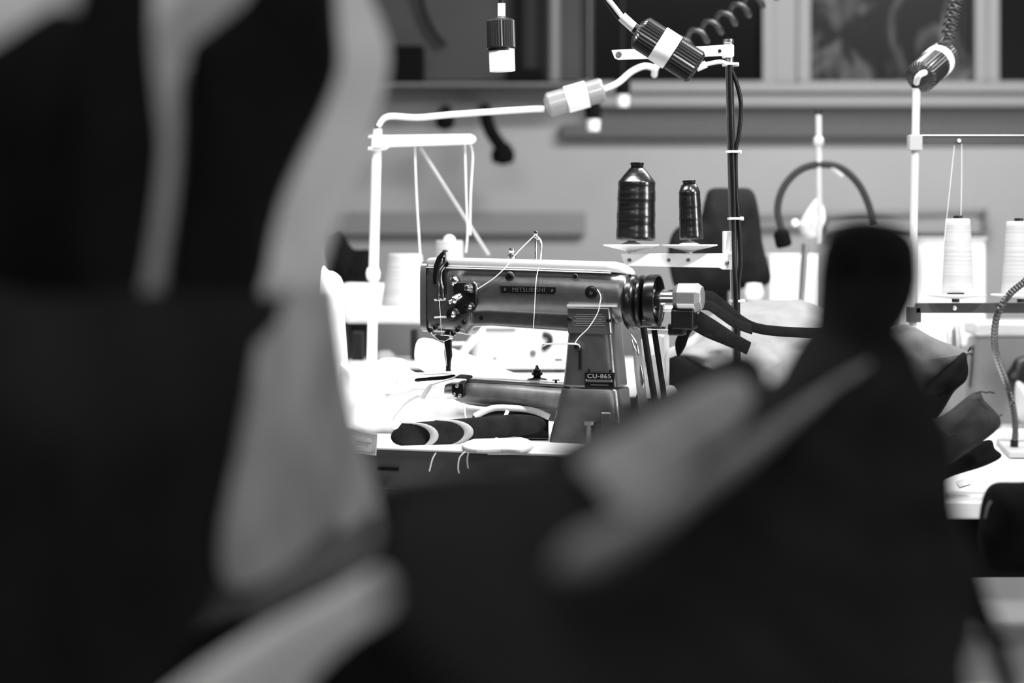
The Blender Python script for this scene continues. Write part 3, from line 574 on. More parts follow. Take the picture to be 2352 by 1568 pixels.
def wcone(px0, px1, py0, py1, tw, Y, label, group, cap=True):
    px = (px0 + px1) / 2; b = P(px, py1, Y); h = S(py1 - py0, Y); r0 = S((px1 - px0) / 2, Y); r1 = S(tw / 2, Y)
    t = thing('thread_cone', label, 'thread spool', b, group)
    prof = [(0, 0), (r0, 0)] + [(r0 + (r1 - r0) * i / 12, .002 + (h - .004) * i / 12) for i in range(13)] + [(r1 * .9, h), (0, h)]
    G().lathe(b, (0, 0, 1), prof, 48).build('wound_thread', M_THW, t)
    if cap: G().lathe(b + Vector((0, 0, h)), (0, 0, 1), [(.0, 0), (.014, 0), (.013, .006), (.006, .012), (0, .013)], 20).build('core', M_WPLAS, t)
    return t
lc = 'white cones behind the machine head'
wcone(876, 986, 582, 702, 78, 4.75, 'tall white thread cone right of the blurred white pole', lc, False)
t = wcone(998, 1066, 552, 660, 62, 4.85, 'short white thread cone peeping over the machine lid', lc)

# ================================================================== white machine behind
WF = 4.98
wm = thing('sewing_machine', 'blurred white sewing machine standing right behind the grey one', 'sewing machine', P(1150, 840, WF))
def P5(a, b, d=0): return P(a, b, WF - d)
def wr(px, y0, y1, hd, e=4): a = P5(px, y0); b = P5(px, y1); return ring((a + b) / 2, YV, ZUP, hd, (a.z - b.z) / 2, e, 32)
def wc(py, x0, x1, hd, e=4): a = P5(x0, py); b = P5(x1, py); return ring((a + b) / 2, X, YV, (b.x - a.x) / 2, hd, e, 32)
g = G(); g.loft([wr(782, 652, 735, .04), wr(800, 648, 742, .05), wr(900, 650, 742, .05), wr(1200, 655, 750, .05), wr(1300, 655, 760, .05)])
g.loft([wc(700, 1092, 1330, .05, 5), wc(840, 1082, 1330, .06, 5)])
g.loft([wc(826, 790, 1400, .1, 6), wc(842, 790, 1400, .1, 6)]); g.build('body', M_WHITE, wm, remesh=.005)
G().box(P5(1150, 757, .062), S(70, 5), .006, S(6, 5)).build('nameplate_strip', M_CASED, wm, smooth=False)
g = G(); g.tube(cr([P5(1246, 768, .06), P5(1262, 772, .062), P5(1262, 790, .064), P5(1245, 803, .064)], 4), S(7, 5)).build('lever', M_BLACK, wm)
G().lathe(P5(1224, 811, .062), (0, -1, 0), [(.008, -.01), (.008, .004), (0, .005)], 16).build('screw', M_CASED, wm)
G().box(P5(1283, 838, .066), S(20, 5), .012, S(30, 5)).build('opening', M_BLACK, wm, bevel=.002)
G().lathe(P5(1137, 823, .062), (0, -1, 0), [(.006, -.01), (.006, .004), (0, .005)], 16).build('screw', M_STEEL, wm)
g = G(); g.tube([P5(1108, 752, .08), P5(1048, 830, .08)], S(9, 5), 10).build('support_bar', M_WHITE, wm)
g = G(); g.tube([P5(1022, 789, .08), P5(1070, 789, .08)], S(4, 5), 8).build('rod', M_CHROME, wm)
G().box(P5(822, 800, .0), S(26, 5), .05, S(80, 5)).build('needle_head', M_BLACK, wm, bevel=.004)
G().lathe(P5(884, 838, .02), (0, 0, 1), [(0, 0), (.026, 0), (.026, .022), (.012, .034), (0, .034)], 20).build('bobbin_winder', mat('dull_alloy', .35, .5), wm)
G().box(P5(952, 796, .0), S(16, 5), .05, S(80, 5)).build('support_post', M_BLACK, wm, bevel=.004)
# board added as a dark backdrop for the gap under the white arm
G().box((P(940, 0, 5.66).x, 5.66, .53), 1.3, .02, 1.06).build('backdrop_board', M_CASED, smooth=False, bevel=.002, label='dark grey backdrop board added behind the white machine', cat='board')

# far clutter at left, beyond the white pole
g = G(); g.pillow([(742, 560), (780, 530), (810, 570), (850, 575), (862, 610), (850, 812), (760, 812), (752, 640)], flat(5.42), .05, wob=.01, ws=30)
g.build('dark_bundle', M_MATTE, label='blurred black bundle between the pale bag and the white pole', cat='bundle')
g = G(); g.pillow([(735, 640), (756, 622), (782, 636), (792, 670), (790, 700), (800, 955), (735, 955)], flat(4.3), .03)
g.build('cloth_roll', M_CLOTHW, label='bright white roll standing at the right edge of the pale bag', cat='cloth')

# ================================================================== cloth on the main table
def heap(name, poly, Y, t, m, label, cat='cloth', wob=.012, ws=14, group=None, Yf=None, cx=None, solid=0):
    g = G(); g.pillow(poly, Yf or flat(Y), t, 6, 18, cx=cx, wob=wob, ws=ws); return g.build(name, m, label=label, cat=cat, group=group)
heap('cloth_heap', [(780, 838), (812, 842), (850, 842), (880, 822), (930, 826), (944, 850), (990, 868), (1010, 885), (985, 915), (940, 960), (920, 985), (900, 1012), (820, 1006), (790, 960)], 4.16, .07, M_CLOTHW, 'crumpled bright white cloth heap at the left end of the table', wob=.02, ws=16)
heap('cloth_sheet', [(958, 784), (990, 778), (1040, 800), (1110, 826), (1180, 856), (1280, 884), (1200, 884), (1080, 884), (1000, 864), (956, 836)], 4.2, .02, M_CLOTHW, 'white cloth sheet raised behind the needle and cylinder arm', wob=.004)
heap('cloth_sheet', [(930, 930), (1000, 905), (1080, 930), (1180, 940), (1240, 950), (1200, 960), (1080, 965), (990, 975), (900, 985)], 4.10, .015, M_CLOTHW, 'white cloth sheet spreading beneath the cylinder arm', wob=.008)
# piece under the needle: folded seam
fs = thing('folded_seam', 'pale folded cloth seam lying under the needle on the arm end', 'cloth', MF.pt(1030, 880, -.03))
g = G(); g.tube(cr([MF.pt(940, 858, -.01), MF.pt(980, 858, -.01), MF.pt(1030, 856, -.01), MF.pt(1052, 860, -.01), MF.pt(1040, 868, -.01), MF.pt(1000, 880, -.005), MF.pt(985, 890, 0), MF.pt(970, 915, .004)], 6), .015, 10, .14, up=n).build('upper_fold', mat('pale_felt', .5, .9), fs)
g = G(); g.tube(cr([MF.pt(960, 872, -.02), MF.pt(1010, 868, -.02), MF.pt(1050, 864, -.02), MF.pt(1078, 866, -.02)], 6), .02, 10, .18, up=n).build('under_fold', M_CLOTHD, fs)
# dark folded tube with pale stripes
def hose_ring(pts): return [Vector(p) for p in pts]
def sleeve(t, stations, m, name, n=36, wall=.0025, par=None):
    # stations: list of (cx,cy,rx,ry,skew,Y); open flattened cloth tube
    rings = []
    for (cx, cy, rx, ry, sk, Y) in stations:
        r = []
        for k in range(n):
            a = 2 * math.pi * k / n; x = cx + rx * math.cos(a) + sk * math.sin(a); y = cy - ry * math.sin(a) * (1 + .15 * math.cos(a)); r.append(P(x, y, Y + S(ry, Y) * .0 + .0))
        rings.append(r)
    g = G(); g.loft(rings, cap=False); return g.build(name, m, par if par is not None else t, solid=wall)
rl = thing('fabric_roll', 'dark rolled fabric with pale stripes lying open-ended on the table front', 'fabric', P(1000, 1030, 3.9))
def roll_ring(f, grow=1.0, k=36):
    # f: 0 at the open left end, 1 at the far right end
    A = P(944, 1002, 3.86); B = P(1205, 975, 3.93); c = A.lerp(B, f); w = (.036 + .004 * f) * grow; h = (.0215 - .004 * f) * grow
    ax = Vector((.62, .78, 0)); out = []
    for i in range(k):
        a = 2 * math.pi * i / k; ct, s_ = math.cos(a), math.sin(a)
        out.append(c + X * (w * ct) + YV * (.008 * ct) + ZUP * (h * s_ * (1 - .35 * min(0, ct)) * (.72 if ct < -.5 else 1)))
    return out
fl = [i / 14 for i in range(15)]
G().loft([roll_ring(f) for f in fl], cap=False).build('roll', M_CLOTHD, rl, solid=.003)
def band(fs, gr):
    g = G(); rings = []
    for f in fs:
        q = roll_ring(f, gr); rings.append([q[i % 36] for i in range(-8, 12)])
    vs = [v for q in rings for v in q]; m = len(rings[0])
    return g._add(vs, [(i * m + j, i * m + j + 1, (i + 1) * m + j + 1, (i + 1) * m + j) for i in range(len(rings) - 1) for j in range(m - 1)])
band((-.02, .02, .05), 1.07).build('stripe', mat('pale_trim', .34, .9), rl, solid=.003, label='pale band round the open end')
band((.27, .31, .35), 1.07).build('stripe', mat('pale_trim', .34, .9), rl, solid=.003, label='pale band round the middle')
# arched dark cloth behind the roll
g = G(); rr = []
for f in [i / 16 for i in range(17)]:
    x = 1085 + 175 * f; yt = 968 - 34 * math.sin(math.pi * min(1, f * .82 + .12)); rr.append([P(x, yt, 4.02), P(x, yt + 6, 3.97), P(x, min(1006, yt + 34), 3.95), P(x, 1006, 3.96), P(x, 1006, 4.0), P(x, yt + 20, 4.07)])
g.loft(rr).build('dark_cloth', M_CLOTHD, label='black folded cloth with white top edge arching under the cylinder arm', cat='cloth')
g = G(); g.tube(cr([P(1090, 956, 3.965), P(1130, 938, 3.965), P(1175, 937, 3.96), P(1225, 943, 3.96), P(1262, 958, 3.955)], 8), .006, 10, .5).build('white_piping', M_CLOTHW, label='white piping along the top of the black folded cloth', cat='piping')
g = G(); g.tube([P(1166, 942, 3.945), P(1150, 985, 3.94), P(1138, 1012, 3.9)], .0035, 8, .4).build('cord', M_STRING, label='white cord slanting down over the black folded cloth', cat='cord')
g = G(); g.tube([P(1066, 932, 3.945), P(1071, 968, 3.93)], .0015, 8).build('cord', M_STRING, label='short thin white cord left of the slanting one', cat='cord')
# flat light cloths at the front edge
def slab(name, poly, z, th, m, label, bev=.003, cat='cloth'):
    # lies on the table: each outline point is found where its sight line meets height z
    pts = []
    for (a, b) in poly:
        Y = (H - z) * F / (b - HZ); pts.append(P(a, b, Y))
    g = G(); g.prism(pts, Vector((0, 0, -th))); return g.build(name, m, smooth=False, bevel=bev, label=label, cat=cat)
z = zt + .009
slab('folded_cloth', [(v.x, v.y) for v in cr([(1060, 1019, 0), (1092, 1006, 0), (1140, 1002, 0), (1196, 1003, 0), (1224, 1015, 0), (1204, 1030, 0), (1150, 1029, 0), (1085, 1030, 0)], 5, True)], z, .008, M_CLOTHG, 'light grey folded cloth lying at the front edge of the table')
g = G(); g.tube(cr([P(1076, 1034, 3.74), P(1120, 1034, 3.735), P(1160, 1032, 3.73), P(1190, 1036, 3.72), P(1170, 1040, 3.72), P(1120, 1040, 3.73)], 6), .0035, 8, .5).build('white_edging', M_CLOTHW, label='white edging strip curled under the light grey folded cloth', cat='edging')
for pts, lab in (([(1001, 1040), (993, 1055), (986, 1082)], 'loose white thread end hanging over the table edge, the leftmost'), ([(1070, 1036), (1056, 1050), (1052, 1072), (1054, 1086)], 'loose curved white thread end hanging below the folded cloth'), ([(1076, 1038), (1073, 1056), (1075, 1075)], 'thin straight thread end just right of the curved one')):
    strand('loose_thread', [P(a, b, 3.72) for a, b in pts], .0010, lab, grp='loose threads over the table edge')
# label card at the left
cd = thing('paper_card', 'small pale printed card propped at the left end of the table', 'card', P(838, 1045, 3.74))
G().prism([P(a, b, 3.74) for a, b in ((790, 980), (868, 995), (864, 1046), (790, 1036))], Vector((0, .002, 0))).build('card', M_CLOTHG, cd, smooth=False)
G().tube([P(a, b, 3.738) for a, b in ((800, 987), (864, 1000), (860, 1040), (800, 1032))], .0009, 6).build('printed_border', M_CASED, cd)
G().tube([P(820, 1012, 3.738), P(852, 1018, 3.738)], .0009, 6).build('printed_line', M_CASED, cd)

# ================================================================== middle-right: jacketed chair, cloth, straps
ch = thing('office_chair', 'blurred dark chair back with jacket between the small black cone and far lamp', 'chair', P(1655, 700, 5.05))
G().pillow([(1632, 434), (1685, 432), (1726, 436), (1742, 480), (1752, 560), (1770, 645), (1715, 660), (1640, 672), (1560, 668), (1538, 620), (1536, 560), (1556, 522), (1604, 505), (1618, 462)], flat(5.05), .05, wob=.012, ws=14, cx=(1665, 570)).build('backrest', mat('charcoal_cloth', .012, .9, 0, .3, 300, .3, 20), ch)
G().tube([P(1750, 655, 5.05), P(1746, 730, 5.05), P(1740, 1000, 5.05)], .006).build('cord', M_CASED, ch)
c5 = P(1655, 660, 5.1); G().tube([c5, Vector((c5.x, c5.y, .05))], .02).build('support_rod', M_BLACK, ch)
G().lathe((c5.x, c5.y, 0), (0, 0, 1), [(.15, 0), (.15, .03), (.03, .06), (0, .06)], 24).build('base', M_BLACK, ch)
G().lathe(P(1732, 690, 5.0), (0, 0, 1), [(0, 0), (.02, .002), (.024, .02), (.018, .04), (0, .042)], 20).build('arm_pad', M_WPLAS, ch)
# bright cartons behind
z4 = P(2160, 768, 5.45).z
bb = thing('work_table', 'far pale bench behind the white cones and the far lamp pole', 'table', (1.1, 5.75, 0))
G().box((1.25, 5.75, z4 - .015), 1.5, .6, .03).build('table_top', M_TABLE, bb, smooth=False, bevel=.004)
for x in (.6, 1.9):
    for y in (5.55, 5.98): G().box((x, y, (z4 - .03) / 2), .05, .05, z4 - .03).build('leg', M_CASED, bb, smooth=False)
bx = thing('carton', 'bright white carton behind the far lamp pole', 'box', P(1815, 700, 5.7))
hb = P(1815, 584, 5.7).z - z4; G().box((P(1815, 0, 5.7).x, 5.7, z4 + hb / 2), S(112, 5.7), .2, hb).build('box_body', M_WPLAS, bx, bevel=.004, smooth=False)
G().box(P(1842, 640, 5.59), S(5, 5.7), .006, S(118, 5.7)).build('tape', M_STEEL, bx, smooth=False)
bx = thing('carton', 'large bright white carton behind the white cones at the right', 'box', P(2165, 765, 5.6))
hb = P(2160, 548, 5.6).z - z4; G().box((P(2160, 0, 5.6).x, 5.6, z4 + hb / 2), S(165, 5.6), .22, hb).build('box_body', M_WPLAS, bx, bevel=.006, smooth=False)
G().box(P(2160, 547, 5.6), S(170, 5.6), .23, .006).build('lid', M_CLOTHG, bx, smooth=False)
# cloth mound
heap('cloth_heap', [(1535, 812), (1560, 790), (1590, 770), (1620, 735), (1660, 705), (1720, 692), (1790, 688), (1860, 694), (1960, 760), (1960, 900), (1800, 960), (1700, 900), (1640, 862), (1590, 838)], 4.2, .10, mat('heap_twill', .24, .9, 0, .4, 600, .12, 25), 'large light grey cloth heap spread right of the hand wheel', wob=.03, ws=13, Yf=lambda a, b: 4.55 - .0013 * (b - 690))
g = G(); g.tube(cr([P(1536, 812, 4.30), P(1570, 796, 4.24), P(1600, 778, 4.22), P(1620, 762, 4.2)], 6), .010, 8, .3).build('cloth_hem', mat('pale_hem', .6, .9), label='pale stitched hem along the near left edge of the cloth heap', cat='hem')
g = G(); g.pillow([(1510, 820), (1560, 815), (1640, 862), (1720, 890), (1720, 960), (1540, 960), (1505, 900)], flat(4.32), .05); g.build('dark_cloth', M_BLKCL, label='black cloth hanging beneath the large light grey heap', cat='cloth')
g = G(); g.pillow([(1552, 780), (1580, 745), (1600, 742), (1585, 765), (1572, 800), (1556, 818)], flat(4.1), .02); g.build('dark_pouch', M_BLKCL, label='small dark pouch between the sensor bracket and the cloth heap', cat='pouch')
# straps
def strap(pts, w, m, label, Y, up=ZUP, fl=.14, name='webbing_strap'):
    g = G(); g.tube(cr([P(a, b, yy) for a, b, yy in pts], 8), [w * 1.0] * (8 * (len(pts) - 1) + 1), 12, fl, up=up); return g.build(name, m, label=label, cat='strap', group='webbing straps trailing from the hand wheel end')
M_WEBD = mat('dark_webbing', .014, .85, 0, .4, 900, .2, 60)
strap([(1600, 682, 3.95), (1630, 680, 3.97), (1660, 700, 3.98), (1700, 735, 3.98), (1750, 756, 3.96), (1850, 764, 3.93), (1920, 764, 3.9)], .0095, M_WEBD, 'upper dark strap arching away from the sensor to the right', 4)
strap([(1600, 700, 3.93), (1630, 702, 3.94), (1660, 722, 3.95), (1690, 742, 3.96), (1730, 757, 3.97)], .0095, M_WEBD, 'second dark strap tucked under the upper one', 4)
strap([(1600, 727, 3.90), (1640, 752, 3.90), (1680, 778, 3.90), (1720, 800, 3.88)], .0125, M_WEBD, 'lower wide strap slanting down across the light cloth heap', 4)
strap([(1586, 745, 3.97), (1620, 765, 3.97), (1660, 782, 3.96), (1710, 803, 3.92)], .0065, M_WEBD, 'thin dark strap just beneath the lower wide one', 4)

# ================================================================== far pole with gooseneck lamp
YG = 5.0
gl = thing('gooseneck_lamp', 'dark arched gooseneck lamp clamped to the far thin pole', 'lamp', P(1882, 760, YG))
G().tube([P(1880, 262, YG), P(1883, 560, YG), P(1850, 800, YG)][:2], .0068, 12).build('pole', mat('pole_paint', .6, .5), gl)
G().lathe(P(1880, 264, YG), (0, 0, 1), [(.006, 0), (.009, .003), (.008, .010), (0, .011)], 14).build('pole_cap', M_BLACK, gl)
G().lathe(P(1880, 335, YG), (0, 0, 1), [(.009, 0), (.012, .003), (.012, .016), (.008, .022), (0, .022)], 14).build('pole_clamp', mat('pole_paint', .6, .5), gl)
G().tube(cr([P(1796, 530, YG), P(1786, 480, YG), P(1800, 430, YG), P(1835, 392, YG), P(1880, 378, YG), P(1930, 385, YG), P(1970, 420, YG), P(1995, 470, YG), P(2006, 520, YG)], 8), .0085, 12).build('gooseneck', mat('grey_hose', .04, .8), gl)
G().lathe(P(1792, 528, YG), Vector((.25, 0, -1)), [(0, -.004), (.012, 0), (.019, .008), (.020, .036), (.014, .042), (0, .042)], 8).build('lamp_head', M_MATTE, gl, smooth=False, bevel=.002)
G().tube([P(1850, 560, YG), P(1840, 700, YG)], .008).build('stem', M_STEEL, gl)
G().pillow([(1882, 455), (1862, 470), (1840, 505), (1835, 525), (1850, 545), (1880, 540), (1896, 500)], flat(5.05), .03, wob=.01, ws=30).build('rag', M_CLOTHW, label='bright white rag tied to the far thin pole', cat='rag')
G().lathe(P(1826, 512, 5.0), (0, -1, 0), [(0, 0), (.010, 0), (.009, .01), (0, .014)], 14).build('bobbin', M_WPLAS, label='tiny white bobbin left of the bright rag', cat='bobbin')
G().tube([P(1905, 378, YG), P(1935, 405, YG)], .006).build('lamp_bracket', mat('pole_paint', .6, .5), gl)
# rail on the wall at the right
rr_ = thing('wall_rail', 'long grey rail with bracket end on the wall behind the right cones', 'rail', P(2020, 515, YW - .05))
G().tube([P(1700, 500, YW - .06), P(2262, 488, YW - .06)], .012).build('rail', mat('rail_paint', .17, .7), rr_)
G().box(P(2080, 520, YW - .03), S(360, 7), .05, S(34, 7)).build('backing', mat('rail_back', .24, .7), rr_, bevel=.004, smooth=False)
G().box(P(2258, 505, YW - .05), S(8, 7), .1, S(50, 7)).build('bracket', mat('rail_paint', .17, .7), rr_, bevel=.004, smooth=False)

# ================================================================== right stand with white cones
YR = 4.3
rs = thing('thread_stand', 'white pole stand at the right with two dark crossbars', 'thread stand', P(2098, 1060, YR))
G().tube([P(2105, 198, YR), P(2098, 560, YR), P(2094, 1060, YR)], .0082, 16).build('pole', mat('ivory_paint', .5, .4), rs)
G().lathe(P(2105, 200, YR), (0, 0, 1), [(.009, -.002), (.010, 0), (.010, .009), (0, .010)], 16).build('pole_cap', M_BLACK, rs)
M_BAR = mat('dark_bar_paint', .045, .45)
G().box(P(2240, 322, YR), S(262, YR), .018, S(20, YR)).build('upper_bar', M_BAR, rs, bevel=.001, smooth=False)
G().box(P(2240, 311, YR), S(262, YR), .024, S(2.4, YR)).build('bar_edge', M_WHITE, rs, smooth=False)
G().box(P(2101, 328, YR), S(30, YR), .030, S(36, YR)).build('clamp', mat('clamp_grey', .35, .4), rs, bevel=.002, smooth=False)
G().lathe(P(2203, 323, YR - .012), (0, -1, 0), [(.004, 0), (.003, .003), (0, .004)], 14).build('bolt', M_WHITE, rs)
G().box(P(2235, 707, YR), S(270, YR), .03, S(23, YR)).build('lower_bar', M_BAR, rs, bevel=.001, smooth=False)
G().box(P(2098, 722, YR), S(30, YR), .030, S(36, YR)).build('clamp', M_BAR, rs, bevel=.002, smooth=False)
G().lathe(P(2193, 707, YR - .016), (0, -1, 0), [(.005, 0), (.004, .002), (0, .003)], 14).build('bolt', M_CHROME, rs)
for a in (2195, 2345):
    G().lathe(P(a, 694, YR), (0, 0, 1), [(0, 0), (.008, 0), (.008, S(9, YR)), (0, S(9, YR))], 16).build('stem', M_BAR, rs)
    G().lathe(P(a, 686, YR), (0, 0, 1), [(0, 0), (.012, 0), (S(64, YR), S(6, YR)), (S(69, YR), S(9, YR)), (S(66, YR), S(11, YR)), (S(20, YR), S(10, YR)), (0, S(10, YR))], 48).build('saucer', M_WPLAS, rs)
G().box(P(2195, 674, YR - .036), S(38, YR), .004, S(4, YR)).build('pad_clip', M_BLACK, rs, smooth=False)
rc = 'white cones on the right stand'
def rcone(px, py0, py1, w0, w1, label):
    b = P(px, py1, YR); h = S(py1 - py0, YR); t = thing('thread_cone', label, 'thread spool', b, rc); r0, r1 = S(w0 / 2, YR), S(w1 / 2, YR)
    G().lathe(b, (0, 0, 1), [(0, 0), (r0, 0)] + [(r0 + (r1 - r0) * i / 12, .002 + (h - .004) * i / 12) for i in range(13)] + [(r1 * .9, h), (0, h)], 48).build('wound_thread', M_THW, t)
    G().lathe(b + Vector((0, 0, h)), (0, 0, 1), [(0, 0), (.009, 0), (.009, .006), (0, .0065)], 20).build('core', M_BLACK, t)
rcone(2200, 502, 675, 74, 56, 'white thread cone nearest the right white pole')
rcone(2340, 508, 676, 80, 56, 'white thread cone cut by the right edge of the photo')
strand('hanging_thread', [P(2209, 330, YR - .01), P(2209, 400, YR), P(2207, 500, YR)], .0005, 'thin thread rising from the cone top to the dark bar')
strand('hanging_thread', [P(2192, 334, YR - .01), P(2180, 450, YR - .02), P(2168, 560, YR - .03)], .0004, 'faint slanting thread left of the right cone')
# plug + coil above the right pole
t, A, B, ax = connector('cable_connector', (2112, 180), (2170, 128), S(37, YR), YR - .02, 'black connector with white ring perched on top of the right pole', (M_RIB, M_WPLAS, mat('dark_ribbed_plastic', .05, .4)), (.60, .78), r2=S(38, YR), cat='connector', ribd=.04, Yb=YR + .10)
G().tube(cr([P(2105, 190, YR - .02), P(2108, 178, YR - .05), P(2116, 170, YR - .06), P(2124, 167, YR - .03)], 5), .0062, 12).build('cable', M_CABLEW, t)
pts = helix((2176, 92), (2206, -50), 8.5, .0115, .005, YR + .08, YR + .08)
g = G(); g.tube(cr([P(2163, 130, YR + .08), P(2160, 112, YR + .07), P(2158, 98, YR + .06)], 4)[:-1] + [pts[k] for k in range(2, len(pts))], .0042, 8)
g.build('coiled_cable', mat('black_coil', .02, .2), label='tightly coiled black cable rising from the right-hand connector', cat='cable')

# ------------------------------------------------ right: gooseneck tube and machine
rm = thing('sewing_machine', 'grey machine body cut by the right edge behind the ribbed gooseneck', 'sewing machine', Vector((P(2300,0,5.1).x, 5.1, z3)))
G().loft([ring(P(2310, b, 5.1), X, YV, S(wd, 5.1), .06, 6, 32) for b, wd in ((772, 80), (800, 84), (900, 84), (978, 84))]).build('body', mat('machine_grey', .22, .35, .2), rm)
G().box(P(2300, 752, 5.1), S(150, 5.1), .14, S(34, 5.1)).build('head', M_COVER, rm, bevel=.01)
G().pillow([(2340, 820), (2320, 845), (2306, 870), (2316, 900), (2330, 930), (2380, 940), (2400, 820)], flat(4.95), .03).build('hand_wheel', M_BLACK, rm)
G().pillow([(2334, 878), (2352, 882), (2380, 900), (2380, 970), (2344, 968), (2332, 930)], flat(4.9), .02).build('cover_plate', M_COVER, rm)
G().tube([P(2196, 810, 5.0), P(2196, 760, 5.0), P(2197, 745, 5.0)], [.012, .011, .006], 16).build('thread_post', M_STEEL, rm)
G().tube([P(2172, 790, 5.02), P(2172, 760, 5.02)], .009).build('thread_post', M_WHITE, rm)
G().tube([P(2235, 792, 4.9), P(2232, 850, 4.9), P(2228, 890, 4.9)], .0026, 6).build('guide_rod', M_BLACK, rm)
YN = 4.45; YM_ = 4.12
gn = thing('gooseneck_lamp', 'ribbed black flexible lamp neck rising from the right white table', 'lamp', P(2330, 1035, YN))
pts = cr([P(2400, 590, YM_), P(2360, 640, YM_), P(2320, 675, YM_), P(2292, 720, YM_), P(2284, 775, 4.2), P(2290, 820, 4.28), P(2310, 875, YN), P(2326, 930, YN), P(2332, 980, YN), P(2330, 1022, YN)], 14)
G().tube(pts, [.0072 if i % 2 else .0060 for i in range(len(pts))], 14).build('neck', mat('ribbed_steel', .05, .3, .5), gn, smooth=False)
G().tube([P(2330, 1010, YN), P(2329, 1034, YN)], .0085, 12).build('neck_socket', M_BLACK, gn)
def flatpoly(name, poly, z, th, m, par, bev=.002):
    pts = [P(a, b, (H - z) * F / (b - HZ)) for a, b in poly]; return G().prism(pts, Vector((0, 0, -th))).build(name, m, par, smooth=False, bevel=bev)
zb = z3 + .014
flatpoly('base', [(2288, 1004), (2300, 1020), (2318, 1038), (2440, 1038), (2440, 975), (2300, 975)], zb, .012, M_CLOTHG, gn)
G().lathe((P(2335, 0, 4.62).x, 4.62, zb + .001), (0, 0, 1), [(0, 0), (.045, 0), (.048, .006), (.048, .018), (.043, .018), (.040, .012), (0, .010)], 48).build('dish', M_WHITE, label='round white dish at the foot of the ribbed lamp neck', cat='dish')
# folded mid-grey cloths hanging at right
def Yfold(a, b): return 3.7
heap('hanging_cloth', [(2040, 760), (2085, 745), (2150, 778), (2222, 805), (2230, 810), (2190, 850), (2150, 880), (2100, 915), (2060, 900), (1990, 800)], 3.75, .03, mat('grey_denim', .13, .9, 0, .4, 600, .15, 30), 'mid grey cloth flap draped right of the black knob', wob=.01)
heap('hanging_cloth', [(2205, 812), (2222, 832), (2220, 870), (2190, 900), (2150, 960), (2100, 970), (2060, 930), (2110, 905)], 3.73, .03, M_BLKCL, 'black cloth fold under the grey flap at the right', wob=.006)
heap('hanging_cloth', [(2240, 900), (2262, 920), (2296, 958), (2290, 985), (2240, 1025), (2160, 1080), (2050, 1150), (1980, 1050), (2060, 930), (2150, 960)], 3.65, .04, mat('charcoal_denim', .03, .9, 0, .4, 600, .25, 30), 'charcoal frayed cloth hanging down towards the white table', wob=.012)
heap('hanging_cloth', [(2268, 1010), (2285, 1030), (2300, 1048), (2260, 1070), (2190, 1092), (2120, 1120), (2110, 1080), (2180, 1050)], 3.72, .02, M_BLKCL, 'black cloth corner resting on the right white table', wob=.004)

for k, (a, b, c_, d_, Y) in enumerate(((2222, 808, 2236, 800, 3.74), (2218, 812, 2234, 816, 3.74), (2224, 806, 2232, 796, 3.74), (2262, 902, 2285, 903, 3.62), (2292, 962, 2302, 952, 3.62), (2240, 904, 2262, 900, 3.62))):
    par = [o for o in bpy.data.objects if o.name.startswith('hanging_cloth')][0 if k < 3 else 2]
    G().tube([P(a, b, Y), P((a + c_) / 2, (b + d_) / 2 - 3, Y), P(c_, d_, Y)], .0012, 6).build('frayed_thread', M_BLACK, par)
slab('paper_tag', [(2196, 1105), (2224, 1095), (2230, 1110), (2204, 1118)], z3 + .003, .001, M_CLOTHG, 'small curled paper tag on the white table by the black cloth', .0003, 'paper')
# dark chair at lower right
dc = thing('office_chair', 'black padded chair back at the lower right corner before the white table', 'chair', (P(2330, 1400, 3.3).x, 3.3, 0))
G().pillow([(2262, 1130), (2285, 1108), (2340, 1106), (2450, 1106), (2480, 1200), (2460, 1330), (2350, 1318), (2275, 1312), (2248, 1250), (2250, 1180)], flat(3.3), .04).build('backrest', M_BLKCL, dc)
G().tube([P(2262, 1190, 3.27), P(2268, 1165, 3.27), P(2276, 1150, 3.27)], .002).build('trim', M_STEEL, dc)
c = P(2390, 1300, 3.36); G().tube([c, Vector((c.x, c.y - .02, .5))], .016).build('support_rod', M_BLACK, dc)
G().pillow([(2300, 1480), (2480, 1470), (2700, 1500), (2600, 1560), (2320, 1540)], flat(3.5), .2).build('seat', M_BLKCL, dc) if False else None
G().lathe(Vector((c.x, c.y - .02, 0)), (0, 0, 1), [(.15, 0), (.15, .03), (.03, .06), (.025, .5), (0, .5)], 24).build('base', M_BLACK, dc)

# ================================================================== foreground: black draped stand
def YD(a, b):   # nearer towards the lower left
    return max(0.95, 1.95 - .00062 * max(0, b - 640) - .00052 * max(0, 1950 - a))
ds = thing('draped_stand', 'out-of-focus black cloth-covered stand with rounded knob in the right foreground', 'stand', P(1995, 1568, 1.5))
G().pillow([(1890, 560), (1915, 520), (1975, 500), (2050, 512), (2100, 548), (2112, 610), (2108, 670), (2085, 730), (2050, 790), (2040, 850), (1880, 850), (1865, 780), (1872, 700), (1878, 620)], YD, .05, cx=(1990, 660)).build('knob', M_BLKCL, ds)
G().pillow([(862, 1150), (1000, 1105), (1300, 1095), (1700, 1100), (1900, 1300), (1900, 1780), (300, 1780), (380, 1500), (560, 1400), (850, 1290)], flat(2.15), .06, 5, 14, cx=(1200, 1450)).build('rear_cover', M_BLKCL, ds)
G().pillow([(1880, 740), (2060, 760), (2110, 840), (2150, 920), (2190, 1020), (2195, 1150), (2225, 1260), (2245, 1340), (2240, 1440), (2215, 1520), (2180, 1640), (1500, 1760), (760, 1760), (850, 1560), (880, 1400), (868, 1250), (880, 1165), (1000, 1110), (1160, 1070), (1290, 1060), (1480, 1040), (1600, 975), (1720, 905), (1820, 840)], YD, .12, 5, 26, cx=(1650, 1330), wob=.05, ws=5).build('cloth_cover', M_BLKCL, ds)
